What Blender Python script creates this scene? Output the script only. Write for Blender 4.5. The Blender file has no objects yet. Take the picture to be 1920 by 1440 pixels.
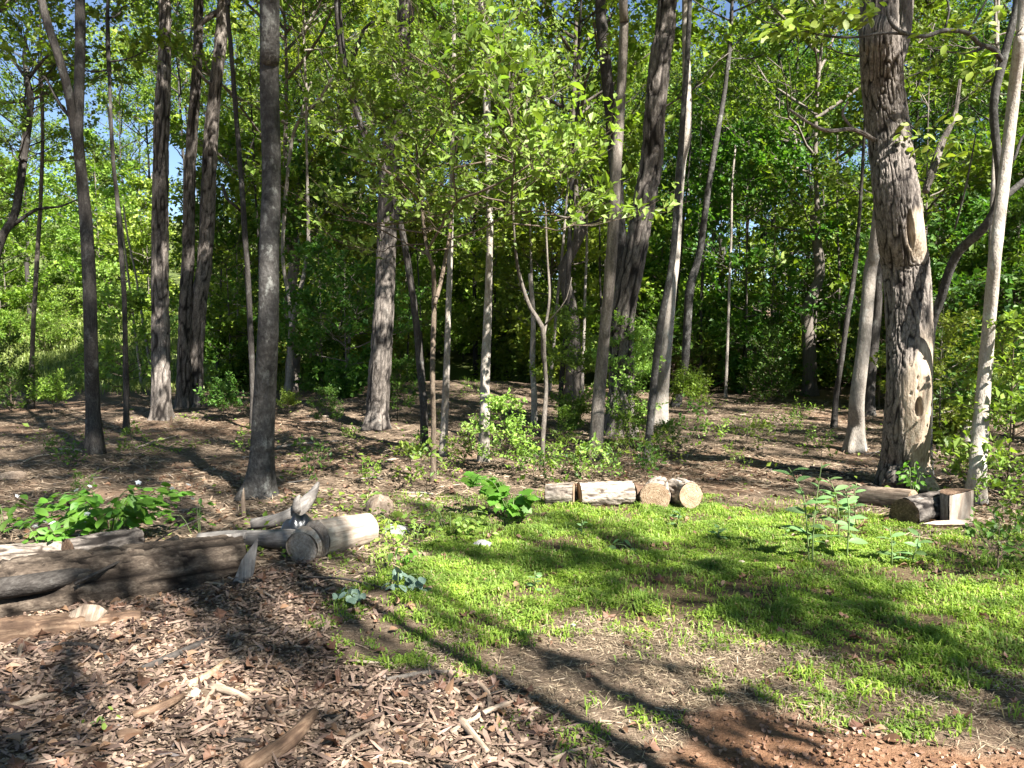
import bpy, math
import numpy as np
from mathutils import Vector, Matrix, Quaternion

# ------------------------------------------------------------------ camera, sky, sun, exposure
SC = bpy.context.scene
COL = SC.collection
CAM_Z, PITCH, FPX = 1.6, math.radians(4.0), 1423.0
cam_d = bpy.data.cameras.new('camera'); cam = bpy.data.objects.new('camera', cam_d); COL.objects.link(cam)
cam.location = (0, 0, CAM_Z); cam.rotation_euler = (math.radians(90) - PITCH, 0, 0)
cam_d.sensor_width = 36; cam_d.lens = FPX / 1920 * 36; cam_d.clip_end = 2000; cam_d.clip_start = 0.05
SC.camera = cam

SUN_AZ, SUN_EL = math.radians(141), math.radians(47)
SUN = np.array([math.sin(SUN_AZ) * math.cos(SUN_EL), math.cos(SUN_AZ) * math.cos(SUN_EL), math.sin(SUN_EL)])
world = bpy.data.worlds.new('World'); SC.world = world; world.use_nodes = True
wn = world.node_tree.nodes; bgn = wn['Background']
sky = wn.new('ShaderNodeTexSky'); sky.sky_type = 'NISHITA'; sky.sun_disc = False
sky.sun_elevation = SUN_EL; sky.sun_rotation = SUN_AZ; sky.air_density = 0.72; sky.dust_density = 0.05; sky.ozone_density = 1.5
world.node_tree.links.new(sky.outputs[0], bgn.inputs[0]); bgn.inputs[1].default_value = 0.05
sun_d = bpy.data.lights.new('sun', 'SUN'); sun_d.energy = 5.0; sun_d.angle = math.radians(0.53); sun_d.color = (1, 0.97, 0.92)
sun = bpy.data.objects.new('sun', sun_d); COL.objects.link(sun)
sun.rotation_euler = Vector(-SUN).to_track_quat('-Z', 'Y').to_euler(); sun.location = (10, -10, 30)
SC.view_settings.view_transform = 'Standard'; SC.view_settings.look = 'None'
SC.view_settings.exposure = 2.2; SC.view_settings.gamma = 1.0; SC.view_settings.use_curve_mapping = False
SC.render.engine = 'CYCLES'
cy = SC.cycles
cy.max_bounces = 3; cy.diffuse_bounces = 1; cy.glossy_bounces = 1; cy.transmission_bounces = 2; cy.transparent_max_bounces = 4
cy.caustics_reflective = False; cy.caustics_refractive = False; cy.use_denoising = True; cy.sample_clamp_indirect = 4

# ------------------------------------------------------------------ numpy helpers
RNG = np.random.default_rng(7)
def hash3(i, j, k):
    h = (i.astype(np.int64) * 374761393 + j.astype(np.int64) * 668265263 + k.astype(np.int64) * 2147483647 * 3 + 1013904223) & 0xffffffff
    h = ((h ^ (h >> 13)) * 1274126177) & 0xffffffff
    h = ((h ^ (h >> 16)) * 2246822519) & 0xffffffff
    return ((h ^ (h >> 15)) & 0xffffff) / float(0xffffff)
def vnoise(x, y, z=0.0):
    x, y, z = np.broadcast_arrays(np.asarray(x, float), np.asarray(y, float), np.asarray(z, float))
    i, j, k = np.floor(x), np.floor(y), np.floor(z)
    f, g, h = x - i, y - j, z - k
    f, g, h = [t * t * (3 - 2 * t) for t in (f, g, h)]
    i, j, k = i.astype(np.int64), j.astype(np.int64), k.astype(np.int64)
    def c(a, b, d): return hash3(i + a, j + b, k + d)
    x00 = c(0,0,0) * (1-f) + c(1,0,0) * f; x10 = c(0,1,0) * (1-f) + c(1,1,0) * f
    x01 = c(0,0,1) * (1-f) + c(1,0,1) * f; x11 = c(0,1,1) * (1-f) + c(1,1,1) * f
    return (x00 * (1-g) + x10 * g) * (1-h) + (x01 * (1-g) + x11 * g) * h
def fbm(x, y, z=0.0, o=3):
    s, a, t = 0, 1, 0
    for n in range(o):
        s = s + a * vnoise(np.asarray(x) * 2**n + 17.3 * n, np.asarray(y) * 2**n + 5.1 * n, np.asarray(z) * 2**n); t += a; a *= .5
    return s / t
def sstep(a, b, x):
    t = np.clip((x - a) / (b - a), 0, 1); return t * t * (3 - 2 * t)
def norm(v): return v / np.maximum(np.linalg.norm(v, axis=-1, keepdims=True), 1e-9)

def terrain(x, y):
    x = np.asarray(x, float); y = np.asarray(y, float)
    h = 0.10 * (fbm(x * .45, y * .45, 3.3, 2) - .5) + 0.05 * (fbm(x * 2.1, y * 2.1, 1.1, 2) - .5)
    h = h + 0.03 * (fbm(x * 7, y * 7, 9.0, 2) - .5) * sstep(40, 12, y)
    far = np.maximum(y - 21, 0); left = sstep(2, -14, x)
    h = h + far * (0.055 + 0.10 * left) * sstep(0, 8, far)
    h = h + 0.35 * np.exp(-((x + 3.5) / 3.0)**2 - ((y - 15.5) / 1.6)**2) * .5
    h = h + 0.7 * np.exp(-((x + 1.2) / 3.2)**2 - ((y - 19.) / 2.0)**2) * .55
    return h
CP, SP = math.cos(PITCH), math.sin(PITCH)
def ray(px, py):
    a, b = (px - 960) / FPX, (720 - py) / FPX
    return np.array([a, CP + b * SP, -SP + b * CP])
def at(px, py, D):
    r = ray(px, py); return np.array([0, 0, CAM_Z]) + r * (D / r[1])
_TS = 1.5 * 1.008 ** np.arange(560)
def G(px, py):
    r = ray(px, py); o = np.array([0, 0, CAM_Z]); p = o + r[None] * _TS[:, None]; d = p[:, 2] - terrain(p[:, 0], p[:, 1])
    k = np.argmax(d < 0)
    if k == 0: return o + r * 60
    f = d[k - 1] / (d[k - 1] - d[k]); return o + r * (_TS[k - 1] + f * (_TS[k] - _TS[k - 1]))
def project(x, y, z):
    zz = z - CAM_Z
    f = y * CP - zz * SP; u = y * SP + zz * CP
    f = np.where(f < .05, .05, f)
    return 960 + FPX * x / f, 720 - FPX * u / f
def on_ground(x, y, dz=0.0): return np.array([x, y, float(terrain(x, y)) + dz])
def in_poly(px, py, poly):
    c = np.zeros(px.shape, bool); n = len(poly)
    for i in range(n):
        x1, y1 = poly[i]; x2, y2 = poly[(i + 1) % n]
        c ^= ((y1 > py) != (y2 > py)) & (px < (x2 - x1) * (py - y1) / ((y2 - y1) or 1e-9) + x1)
    return c

def mesh_np(name, V, F, smooth=True):
    V = np.asarray(V, np.float32).reshape(-1, 3)
    F = [np.asarray(f, np.int32) for f in (F if isinstance(F, list) else [F]) if len(f)]
    me = bpy.data.meshes.new(name)
    me.vertices.add(len(V)); me.vertices.foreach_set('co', V.ravel())
    loops = np.concatenate([f.ravel() for f in F]); sizes = np.concatenate([np.full(len(f), f.shape[1], np.int32) for f in F])
    me.loops.add(len(loops)); me.loops.foreach_set('vertex_index', loops)
    me.polygons.add(len(sizes)); me.polygons.foreach_set('loop_start', np.concatenate([[0], np.cumsum(sizes)[:-1]]).astype(np.int32))
    me.polygons.foreach_set('use_smooth', np.full(len(sizes), bool(smooth)))
    me.update(calc_edges=True)
    return me
class MB:
    def __init__(s): s.V, s.Q, s.T, s.n = [], [], [], 0
    def add(s, V, Q=None, T=None):
        V = np.asarray(V, float).reshape(-1, 3)
        if Q is not None and len(Q): s.Q.append(np.asarray(Q) + s.n)
        if T is not None and len(T): s.T.append(np.asarray(T) + s.n)
        s.V.append(V); s.n += len(V); return s
    def mesh(s, name, smooth=True):
        F = []
        if s.Q: F.append(np.concatenate(s.Q))
        if s.T: F.append(np.concatenate(s.T))
        return mesh_np(name, np.concatenate(s.V), F, smooth)
def batch_tubes(P, R, seg):
    """P (N,k,3), R (N,k): N tapered tubes."""
    N, k, _ = P.shape
    d = norm(P[:, -1] - P[:, 0]); ref = np.where(np.abs(d[:, 2:3]) > .9, np.array([[1., 0, 0]]), np.array([[0, 0, 1.]]))
    a = norm(np.cross(d, ref)); b = np.cross(d, a)
    th = np.arange(seg) * 2 * math.pi / seg
    ring = a[:, None, None, :] * np.cos(th)[None, None, :, None] + b[:, None, None, :] * np.sin(th)[None, None, :, None]
    V = P[:, :, None, :] + ring * R[:, :, None, None]
    i = np.arange(N)[:, None, None] * k * seg + np.arange(k - 1)[None, :, None] * seg
    s = np.arange(seg)[None, None, :]; s2 = (s + 1) % seg
    Q = np.stack([i + s, i + s2, i + seg + s2, i + seg + s], -1).reshape(-1, 4)
    return V.reshape(-1, 3), Q
def catmull(P, step):
    P = np.asarray(P, float)
    if len(P) == 2: P = np.array([P[0], (P[0] + P[1]) / 2, P[1]])
    E = np.vstack([2 * P[0] - P[1], P, 2 * P[-1] - P[-2]]); out = []
    for i in range(1, len(E) - 2):
        n = max(2, int(np.linalg.norm(E[i + 1, :3] - E[i, :3]) / step))
        t = np.arange(n)[:, None] / n
        p0, p1, p2, p3 = E[i - 1], E[i], E[i + 1], E[i + 2]
        out.append(.5 * (2 * p1 + (p2 - p0) * t + (2 * p0 - 5 * p1 + 4 * p2 - p3) * t**2 + (3 * p1 - p0 - 3 * p2 + p3) * t**3))
    out.append(E[-2][None]); return np.concatenate(out)
def plates(u, v, period):
    """distance to the edge of jittered cells, u periodic."""
    i, j = np.floor(u).astype(int), np.floor(v).astype(int); f1 = np.full(u.shape, 9.); f2 = f1.copy()
    for a in (-1, 0, 1):
        for b in (-1, 0, 1):
            ci = i + a; cj = j + b; w = np.mod(ci, period)
            dx = ci + .15 + .7 * hash3(w, cj, w * 0 + 1) - u; dy = cj + .1 + .8 * hash3(w, cj, w * 0 + 2) - v
            d = np.sqrt(dx * dx + dy * dy); f2 = np.minimum(np.maximum(f1, d), f2); f1 = np.minimum(f1, d)
    return f2 - f1
def bark_tube(P, R, seg=16, step=.12, amp=.012, cells=0, cap=True, flare=0., seed=0, extra=None, roots=5, fine_to=None, elong=4.4):
    """one continuous trunk or limb; amp is the relief depth, cells the number of bark plates round it."""
    PR = catmull(np.column_stack([P, R]), step)
    if fine_to: PR = PR[(PR[:, 2] < fine_to) | (np.arange(len(PR)) % 9 == 0) | (np.arange(len(PR)) == len(PR) - 1)]
    P, R = PR[:, :3], np.maximum(PR[:, 3], .003); n = len(P)
    T = norm(np.gradient(P, axis=0)); a = np.zeros((n, 3)); ref = np.array([1., 0, 0]) if abs(T[0, 0]) < .9 else np.array([0, 1., 0])
    cur = norm(np.cross(T[0], np.cross(ref, T[0])))
    for i in range(n):
        cur = norm(cur - T[i] * np.dot(cur, T[i])); a[i] = cur
    b = np.cross(T, a); s = np.concatenate([[0], np.cumsum(np.linalg.norm(np.diff(P, axis=0), axis=1))])
    th = np.arange(seg) * 2 * math.pi / seg; TH, S = np.meshgrid(th, s); c, sn = np.cos(TH), np.sin(TH)
    rr = R[:, None] * np.ones_like(TH)
    rr = rr * (1 + .07 * (fbm(c * 1.1 + seed, sn * 1.1, S * 1.3 + seed, 2) - .5) * 2)
    if flare:
        e = np.exp(-S / (flare * .9)); rr = rr * (1 + e * (.30 + .32 * np.cos(TH * roots + seed + 1.5 * np.sin(TH + seed))))
    delta, keep, groove = 0, 1, np.zeros_like(TH)
    if extra is not None: delta, keep = extra(TH, S, P, a, b, R)
    if cells:
        r0 = float(np.median(R[:max(3, n // 2)])); q = cells / 6.3
        wx = .45 * (fbm(c * 3 + seed, sn * 3, S * 4, 2) - .5)
        def rid(k, zf, sd): return 1 - np.abs(2 * vnoise(c * q * k + sd + wx, sn * q * k + sd * 2, S * zf / (r0 * 6.3 / cells) / elong + sd + wx) - 1)
        g1 = rid(1.0, 1.0, seed + 1.3); g2 = rid(1.9, 1.9, seed + 7.7)
        cr = rid(.7, 5.0, seed + 3.1)
        d = 1 - np.maximum(np.maximum(sstep(.76, .95, g1), .7 * sstep(.80, .96, g2)), .55 * sstep(.88, .97, cr))
        d = d * (.7 + .6 * vnoise(c * q * 2.2, sn * q * 2.2, S * 9))
        fine = fbm(c * r0 * 70, sn * r0 * 70, S * 14 + seed, 2) - .5
        rr = rr + keep * (amp * (d - .6)) + amp * .5 * fine * (.35 + .65 * keep); groove = np.clip(1 - d, 0, 1) ** 1.5 * keep
    else:
        rr = rr + amp * 2 * (fbm(c * 5 + seed, sn * 5, S * 3.2, 3) - .5)
    rr = rr + delta
    V = P[:, None, :] + (a[:, None, :] * c[..., None] + b[:, None, :] * sn[..., None]) * rr[..., None]
    i = np.arange(n - 1)[:, None] * seg; q = np.arange(seg)[None]; q2 = (q + 1) % seg
    Q = np.stack([i + q, i + q2, i + seg + q2, i + seg + q], -1).reshape(-1, 4); V = V.reshape(-1, 3); Tt = np.zeros((0, 3), int)
    if cap:
        V = np.vstack([V, P[0], P[-1]]); k = n * seg
        e = np.arange(seg); e2 = (e + 1) % seg
        Tt = np.vstack([np.stack([e2, e, np.full(seg, k)], -1), np.stack([(n - 1) * seg + e, (n - 1) * seg + e2, np.full(seg, k + 1)], -1)])
    return V, Q, Tt, (groove, np.ones_like(TH) * (1 - keep))

# ------------------------------------------------------------------ objects
def obj(name, me, mat=None, parent=None, loc=None, rot=None, scale=None):
    o = bpy.data.objects.new(name, me); COL.objects.link(o)
    if mat is not None and me is not None and not me.materials: me.materials.append(mat)
    if parent is not None: o.parent = parent
    if loc is not None: o.location = loc
    if rot is not None: o.rotation_euler = rot
    if scale is not None: o.scale = scale if hasattr(scale, '__len__') else (scale,) * 3
    return o
def tag(o, label=None, cat=None, group=None, kind=None):
    if label: o['label'] = label
    if cat: o['category'] = cat
    if group: o['group'] = group
    if kind: o['kind'] = kind
    return o
def thing(name, label, cat, loc=(0, 0, 0), rz=0, group=None):
    return tag(obj(name, None, loc=loc, rot=(0, 0, rz)), label, cat, group)

# ------------------------------------------------------------------ materials
def new_mat(name):
    m = bpy.data.materials.new(name); m.use_nodes = True; nt = m.node_tree
    return m, nt, nt.nodes, nt.links, nt.nodes['Principled BSDF']
def mapped(nt, scale, coord='Object'):
    tc = nt.nodes.new('ShaderNodeTexCoord'); mp = nt.nodes.new('ShaderNodeMapping'); mp.inputs['Scale'].default_value = scale
    nt.links.new(tc.outputs[coord], mp.inputs['Vector']); return mp.outputs[0]
def noise(nt, vec, scale, detail=4, rough=.6):
    n = nt.nodes.new('ShaderNodeTexNoise'); n.inputs['Scale'].default_value = scale; n.inputs['Detail'].default_value = detail
    n.inputs['Roughness'].default_value = rough
    if vec is not None: nt.links.new(vec, n.inputs['Vector'])
    return n.outputs['Fac']
def ramp(nt, fac, stops):
    r = nt.nodes.new('ShaderNodeValToRGB'); e = r.color_ramp.elements
    while len(e) < len(stops): e.new(.5)
    for k, (p, c) in enumerate(stops): e[k].position = p; e[k].color = (*c, 1)
    nt.links.new(fac, r.inputs[0]); return r.outputs[0]
def mixc(nt, fac, a, b, mode='MIX'):
    m = nt.nodes.new('ShaderNodeMix'); m.data_type = 'RGBA'; m.blend_type = mode
    for s, v in ((m.inputs[0], fac), (m.inputs[6], a), (m.inputs[7], b)):
        if hasattr(v, 'is_linked'): nt.links.new(v, s)
        elif isinstance(v, (int, float)): s.default_value = v
        else: s.default_value = (*v, 1)
    return m.outputs[2]
def math_n(nt, op, a, b):
    m = nt.nodes.new('ShaderNodeMath'); m.operation = op
    for s, v in ((m.inputs[0], a), (m.inputs[1], b)):
        if hasattr(v, 'is_linked'): nt.links.new(v, s)
        else: s.default_value = v
    return m.outputs[0]
def bump(nt, h, bsdf, strength, dist=.02):
    b = nt.nodes.new('ShaderNodeBump'); b.inputs['Strength'].default_value = strength; b.inputs['Distance'].default_value = dist
    nt.links.new(h, b.inputs['Height']); nt.links.new(b.outputs[0], bsdf.inputs['Normal'])
def attr(nt, name):
    a = nt.nodes.new('ShaderNodeAttribute'); a.attribute_name = name; return a

def bark_mat(name, dark, mid, light, zs=.22, scale=22, lichen=.0, bare=False):
    m, nt, N, L, B = new_mat(name)
    v = mapped(nt, (1, 1, zs)); f1 = noise(nt, v, scale, 5, .65)
    v2 = mapped(nt, (1, 1, .7)); f2 = noise(nt, v2, 3.5, 4, .6)
    f3 = noise(nt, mapped(nt, (1, 1, .5)), scale * 3.5, 3, .6)
    mixf = math_n(nt, 'ADD', math_n(nt, 'MULTIPLY', f1, .6), math_n(nt, 'MULTIPLY', f3, .4))
    c = ramp(nt, mixf, [(.32, dark), (.50, mid), (.68, light)])
    oi = N.new('ShaderNodeObjectInfo')
    c = mixc(nt, math_n(nt, 'MULTIPLY', math_n(nt, 'SUBTRACT', f2, .35), .8), c, tuple(x * .55 for x in mid))
    if lichen:
        l = ramp(nt, noise(nt, v2, 7, 5, .7), [(.56, (0, 0, 0)), (.66, (1, 1, 1))])
        c = mixc(nt, math_n(nt, 'MULTIPLY', l, lichen), c, (.42, .42, .37))
    if bare:
        a = attr(nt, 'bare'); w = ramp(nt, noise(nt, mapped(nt, (1, 1, .06)), 40, 4, .6), [(.3, (.20, .14, .095)), (.6, (.42, .34, .25)), (.8, (.52, .44, .34))])
        c = mixc(nt, a.outputs['Fac'], c, w)
        g = attr(nt, 'groove'); c = mixc(nt, g.outputs['Fac'], c, tuple(x * .45 for x in dark))
    hsv = N.new('ShaderNodeHueSaturation'); L.new(c, hsv.inputs['Color'])
    L.new(math_n(nt, 'ADD', .8, math_n(nt, 'MULTIPLY', oi.outputs['Random'], .4)), hsv.inputs['Value'])
    L.new(hsv.outputs[0], B.inputs['Base Color']); B.inputs['Roughness'].default_value = .9; B.inputs['Specular IOR Level'].default_value = .15
    bump(nt, mixf, B, .9, .02); return m
M = {}
M['bark'] = bark_mat('bark_grey_brown', (.05, .042, .035), (.145, .122, .10), (.28, .245, .205))
M['bark_plate'] = bark_mat('bark_plated', (.045, .037, .032), (.175, .148, .125), (.35, .305, .262), bare=True)
M['bark_pale'] = bark_mat('bark_pale', (.15, .125, .10), (.30, .26, .215), (.43, .385, .33), zs=.5, lichen=.6)
M['bark_log'] = bark_mat('bark_log', (.10, .075, .058), (.30, .25, .20), (.50, .43, .36), bare=True)
M['bark_rot'] = bark_mat('bark_rotten', (.025, .018, .013), (.10, .075, .055), (.25, .20, .15), bare=True)
M['bark_dark'] = bark_mat('bark_dark', (.02, .017, .015), (.052, .045, .039), (.11, .098, .086), lichen=.22)
M['bark_smooth'] = bark_mat('bark_smooth_grey', (.026, .023, .02), (.06, .055, .049), (.125, .117, .106), zs=1.2, scale=14, lichen=.35)
M['twig'] = bark_mat('twig_bark', (.06, .045, .032), (.14, .105, .075), (.25, .20, .15), scale=30)

def leaf_mat(name, c1, c2, trans=.44, tcol=None, rough=.5, vary=.35):
    m, nt, N, L, B = new_mat(name)
    geo = N.new('ShaderNodeNewGeometry'); oi = N.new('ShaderNodeObjectInfo')
    c = mixc(nt, geo.outputs['Random Per Island'], c1, c2)
    hsv = N.new('ShaderNodeHueSaturation'); L.new(c, hsv.inputs['Color'])
    L.new(math_n(nt, 'ADD', 1 - vary / 2, math_n(nt, 'MULTIPLY', oi.outputs['Random'], vary)), hsv.inputs['Value'])
    L.new(math_n(nt, 'ADD', .488, math_n(nt, 'MULTIPLY', oi.outputs['Random'], .024)), hsv.inputs['Hue'])
    L.new(hsv.outputs[0], B.inputs['Base Color']); B.inputs['Roughness'].default_value = rough; B.inputs['Specular IOR Level'].default_value = .35
    tr = N.new('ShaderNodeBsdfTranslucent'); t = mixc(nt, 1.0, hsv.outputs[0], tcol or (1.1, 1.2, .40), 'MULTIPLY'); L.new(t, tr.inputs[0])
    mx = N.new('ShaderNodeMixShader'); mx.inputs[0].default_value = trans
    L.new(B.outputs[0], mx.inputs[1]); L.new(tr.outputs[0], mx.inputs[2]); L.new(mx.outputs[0], N['Material Output'].inputs[0]); return m
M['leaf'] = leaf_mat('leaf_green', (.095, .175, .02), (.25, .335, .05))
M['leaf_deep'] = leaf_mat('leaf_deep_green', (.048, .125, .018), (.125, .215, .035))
M['leaf_yellow'] = leaf_mat('leaf_yellow_green', (.16, .245, .03), (.32, .38, .06))
M['leaf_gold'] = leaf_mat('leaf_gold', (.22, .22, .03), (.34, .29, .05))
M['leaf_bright'] = leaf_mat('leaf_bright', (.15, .25, .04), (.29, .40, .08), vary=.5)
M['leaf_maple'] = leaf_mat('leaf_fresh', (.09, .22, .025), (.13, .27, .035))
M['leaf_poke'] = leaf_mat('leaf_soft_green', (.10, .19, .06), (.15, .25, .09), trans=.25, vary=.5)
M['leaf_pale'] = leaf_mat('leaf_silvery', (.13, .20, .14), (.22, .30, .22), trans=.12, tcol=(1, 1, .8))
M['grass'] = leaf_mat('grass_blade', (.20, .32, .035), (.41, .52, .08), trans=.40)
nt = M['grass'].node_tree; hs = [n_ for n_ in nt.nodes if n_.type == 'HUE_SAT'][0]; src = hs.inputs['Color'].links[0].from_socket
pn = ramp(nt, noise(nt, mapped(nt, (1, 1, 1)), 2.6, 5, .65), [(.36, (0, 0, 0)), (.62, (1, 1, 1))]); gr = [n_ for n_ in nt.nodes if n_.type == 'NEW_GEOMETRY'][0].outputs['Random Per Island']
dead = ramp(nt, gr, [(.925, (0, 0, 0)), (.935, (1, 1, 1))]); gc = mixc(nt, pn, src, mixc(nt, .75, src, (.10, .165, .035))); nt.links.new(mixc(nt, dead, gc, (.36, .28, .14)), hs.inputs['Color'])
M['meadow'] = leaf_mat('meadow_blade', (.16, .22, .04), (.28, .32, .09), trans=.35)
M['straw'] = leaf_mat('straw', (.14, .10, .06), (.42, .33, .22), trans=.08, tcol=(1, 1, 1))
M['chips'] = leaf_mat('wood_chip', (.035, .02, .014), (.36, .26, .185), trans=.0)
M['dead_leaf'] = leaf_mat('dead_leaf', (.10, .05, .028), (.30, .18, .11), trans=.15, tcol=(1, .9, .7))
M['petal'] = leaf_mat('petal', (.75, .75, .76), (.82, .82, .82), trans=.3, tcol=(1, 1, 1))

def ground_mat():
    m, nt, N, L, B = new_mat('ground_soil')
    v = mapped(nt, (1, 1, 1)); vs = mapped(nt, (1, 2.4, 1))
    n1 = noise(nt, v, 1.3, 5, .6); n2 = noise(nt, vs, 16, 6, .75); n3 = noise(nt, v, 90, 3, .7)
    mixf = math_n(nt, 'ADD', math_n(nt, 'MULTIPLY', n2, .6), math_n(nt, 'MULTIPLY', n3, .4))
    lit = ramp(nt, mixf, [(.30, (.035, .025, .018)), (.47, (.125, .09, .062)), (.60, (.25, .19, .135)), (.75, (.44, .36, .27))])
    lit = mixc(nt, math_n(nt, 'MULTIPLY', n1, .45), lit, (.12, .08, .052))
    clay = ramp(nt, mixf, [(.30, (.10, .05, .027)), (.5, (.21, .112, .062)), (.72, (.32, .19, .115))])
    soil = ramp(nt, mixf, [(.3, (.04, .03, .016)), (.55, (.12, .085, .045)), (.75, (.20, .16, .08))])
    moss = ramp(nt, mixf, [(.3, (.035, .055, .012)), (.7, (.13, .18, .04))])
    z = attr(nt, 'zone'); sp = N.new('ShaderNodeSeparateColor'); L.new(z.outputs['Color'], sp.inputs[0])
    c = mixc(nt, sp.outputs[0], lit, clay); c = mixc(nt, sp.outputs[1], c, soil); c = mixc(nt, sp.outputs[2], c, moss)
    L.new(c, B.inputs['Base Color']); B.inputs['Roughness'].default_value = .95; B.inputs['Specular IOR Level'].default_value = .1
    bump(nt, mixf, B, 1.0, .03); return m
M['ground'] = ground_mat()
def wood_mat(name, c1, c2, c3, rings=False, zs=.08):
    m, nt, N, L, B = new_mat(name)
    f = noise(nt, mapped(nt, (1, 1, zs)), 45, 5, .65); g = noise(nt, mapped(nt, (1, 1, 1)), 9, 4, .6)
    if rings:
        w = N.new('ShaderNodeTexWave'); w.wave_type = 'RINGS'; w.rings_direction = 'Z'; w.inputs['Scale'].default_value = 22
        w.inputs['Distortion'].default_value = 9; w.inputs['Detail'].default_value = 3; L.new(mapped(nt, (1, 1, 1)), w.inputs['Vector'])
        f = math_n(nt, 'ADD', math_n(nt, 'MULTIPLY', w.outputs['Fac'], .16), math_n(nt, 'MULTIPLY', f, .78))
    c = ramp(nt, f, [(.3, c1), (.5, c2), (.7, c3)]); c = mixc(nt, ramp(nt, g, [(.45, (0, 0, 0)), (.7, (.8, .8, .8))]), c, c1)
    L.new(c, B.inputs['Base Color']); B.inputs['Roughness'].default_value = .85; B.inputs['Specular IOR Level'].default_value = .2
    bump(nt, f, B, .6, .012); return m
M['wood_cut'] = wood_mat('cut_wood', (.17, .10, .058), (.33, .235, .15), (.45, .36, .26), rings=True)
M['wood_grey'] = wood_mat('weathered_wood', (.10, .088, .078), (.19, .17, .15), (.29, .265, .235))
M['wood_pale'] = wood_mat('pale_wood', (.22, .16, .115), (.40, .325, .255), (.52, .445, .36))
M['wood_rot'] = wood_mat('rotten_wood', (.045, .027, .018), (.13, .08, .05), (.25, .17, .11))
M['wood_stick'] = wood_mat('stick_wood', (.10, .07, .05), (.24, .18, .13), (.40, .32, .24))
M['stone'] = wood_mat('stone', (.17, .16, .16), (.28, .27, .26), (.38, .37, .35), zs=1)
m, nt, N, L, B = new_mat('black_plastic'); B.inputs['Base Color'].default_value = (.012, .013, .016, 1); B.inputs['Roughness'].default_value = .28
bump(nt, noise(nt, mapped(nt, (1, 1, 1)), 18, 3), B, .3, .01); M['plastic'] = m

# ------------------------------------------------------------------ ground
GRASS = [(730,1095),(770,1050),(830,1005),(905,962),(1010,950),(1200,945),(1330,938),(1500,945),(1640,975),(1740,1000),(1960,1010),
         (1960,1330),(1800,1300),(1650,1285),(1500,1240),(1330,1200),(1200,1195),(1080,1165),(960,1195),(880,1215),(800,1205),(830,1160),(740,1130)]
THIN = [(600,1190),(640,1120),(720,1060),(840,1000),(900,1240),(780,1265),(660,1250)]
DRY = [(700,1230),(1000,1180),(1300,1180),(1960,1290),(1960,1420),(1600,1385),(1400,1315),(1290,1335),(1240,1450),(1080,1450),(900,1290)]
CLAY = [(1200,1500),(1265,1400),(1310,1330),(1420,1312),(1600,1372),(1960,1415),(2100,1420),(2100,2600),(1200,2600)]
CHIPS = [(-900,1130),(0,1140),(420,1105),(600,1075),(690,1130),(640,1215),(760,1255),(930,1285),(1080,1360),(1250,1450),(1250,2600),(-900,2600)]
def grid_axis(a0, f0, f1, a1, fine, grow=1.16):
    mid = list(np.arange(f0, f1, fine)); lo, hi, s = [], [], fine
    x = f0
    while x > a0: s *= grow; x -= s; lo.append(x)
    x, s = mid[-1], fine
    while x < a1: s *= grow; x += s; hi.append(x)
    return np.array(lo[::-1] + mid + hi)
gx = grid_axis(-260, -5, 6.5, 260, .05); gy = grid_axis(-120, 2.4, 11, 320, .05)
X, Y = np.meshgrid(gx, gy); Z = terrain(X, Y)
ppx, ppy = project(X, Y, np.zeros_like(X)); front = Y > 1.0
jx = 70 * (fbm(X * 3.1, Y * 3.1, 4, 3) - .5) * 2; jy = 45 * (fbm(X * 3.1, Y * 3.1, 8, 3) - .5) * 2
_rj = np.random.default_rng(3); _j = [(_rj.normal(0, 38), _rj.normal(0, 20)) for _ in range(9)]
mask = lambda poly: sum((in_poly(ppx + jx + a, ppy + jy + b, poly) & front).astype(float) for a, b in _j) / 9
mg, mc, mch, mdry = mask(GRASS), mask(CLAY), mask(CHIPS), mask(DRY)
mc = np.maximum(mc, (Y < 1.0) * (X > .5)) ; 
mid_clay = .6 * sstep(.56, .68, fbm(X * .5 + 3, Y * .5, 2, 3)) * sstep(6, 8, Y) * .55 + sstep(.5, .6, fbm(X * .6, Y * .6, 5, 2)) * mdry * .5
Z = Z + mc * .014 * (fbm(X * 11, Y * 11, 2, 3) - .5) * 2 + mch * .03 * (fbm(X * 9, Y * 9, 7, 3) - .5)
far_green = sstep(20, 23, Y) * np.maximum(sstep(.40, .55, fbm(X * .12, Y * .12, 3, 3)), sstep(-2, -6, X))
V = np.stack([X, Y, Z], -1).reshape(-1, 3); ny, nx = X.shape
i = (np.arange(ny - 1)[:, None] * nx + np.arange(nx - 1)[None]).ravel()
gme = mesh_np('ground', V, np.stack([i, i + 1, i + nx + 1, i + nx], -1))
ca = gme.color_attributes.new('zone', 'FLOAT_COLOR', 'POINT')
ca.data.foreach_set('color', np.stack([np.maximum(mc, mid_clay), mg * .85, far_green * .85, np.ones_like(mc)], -1).astype(np.float32).ravel())
tag(obj('ground', gme, M['ground']), 'leaf-littered forest floor with red clay patches', kind='structure')

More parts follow.
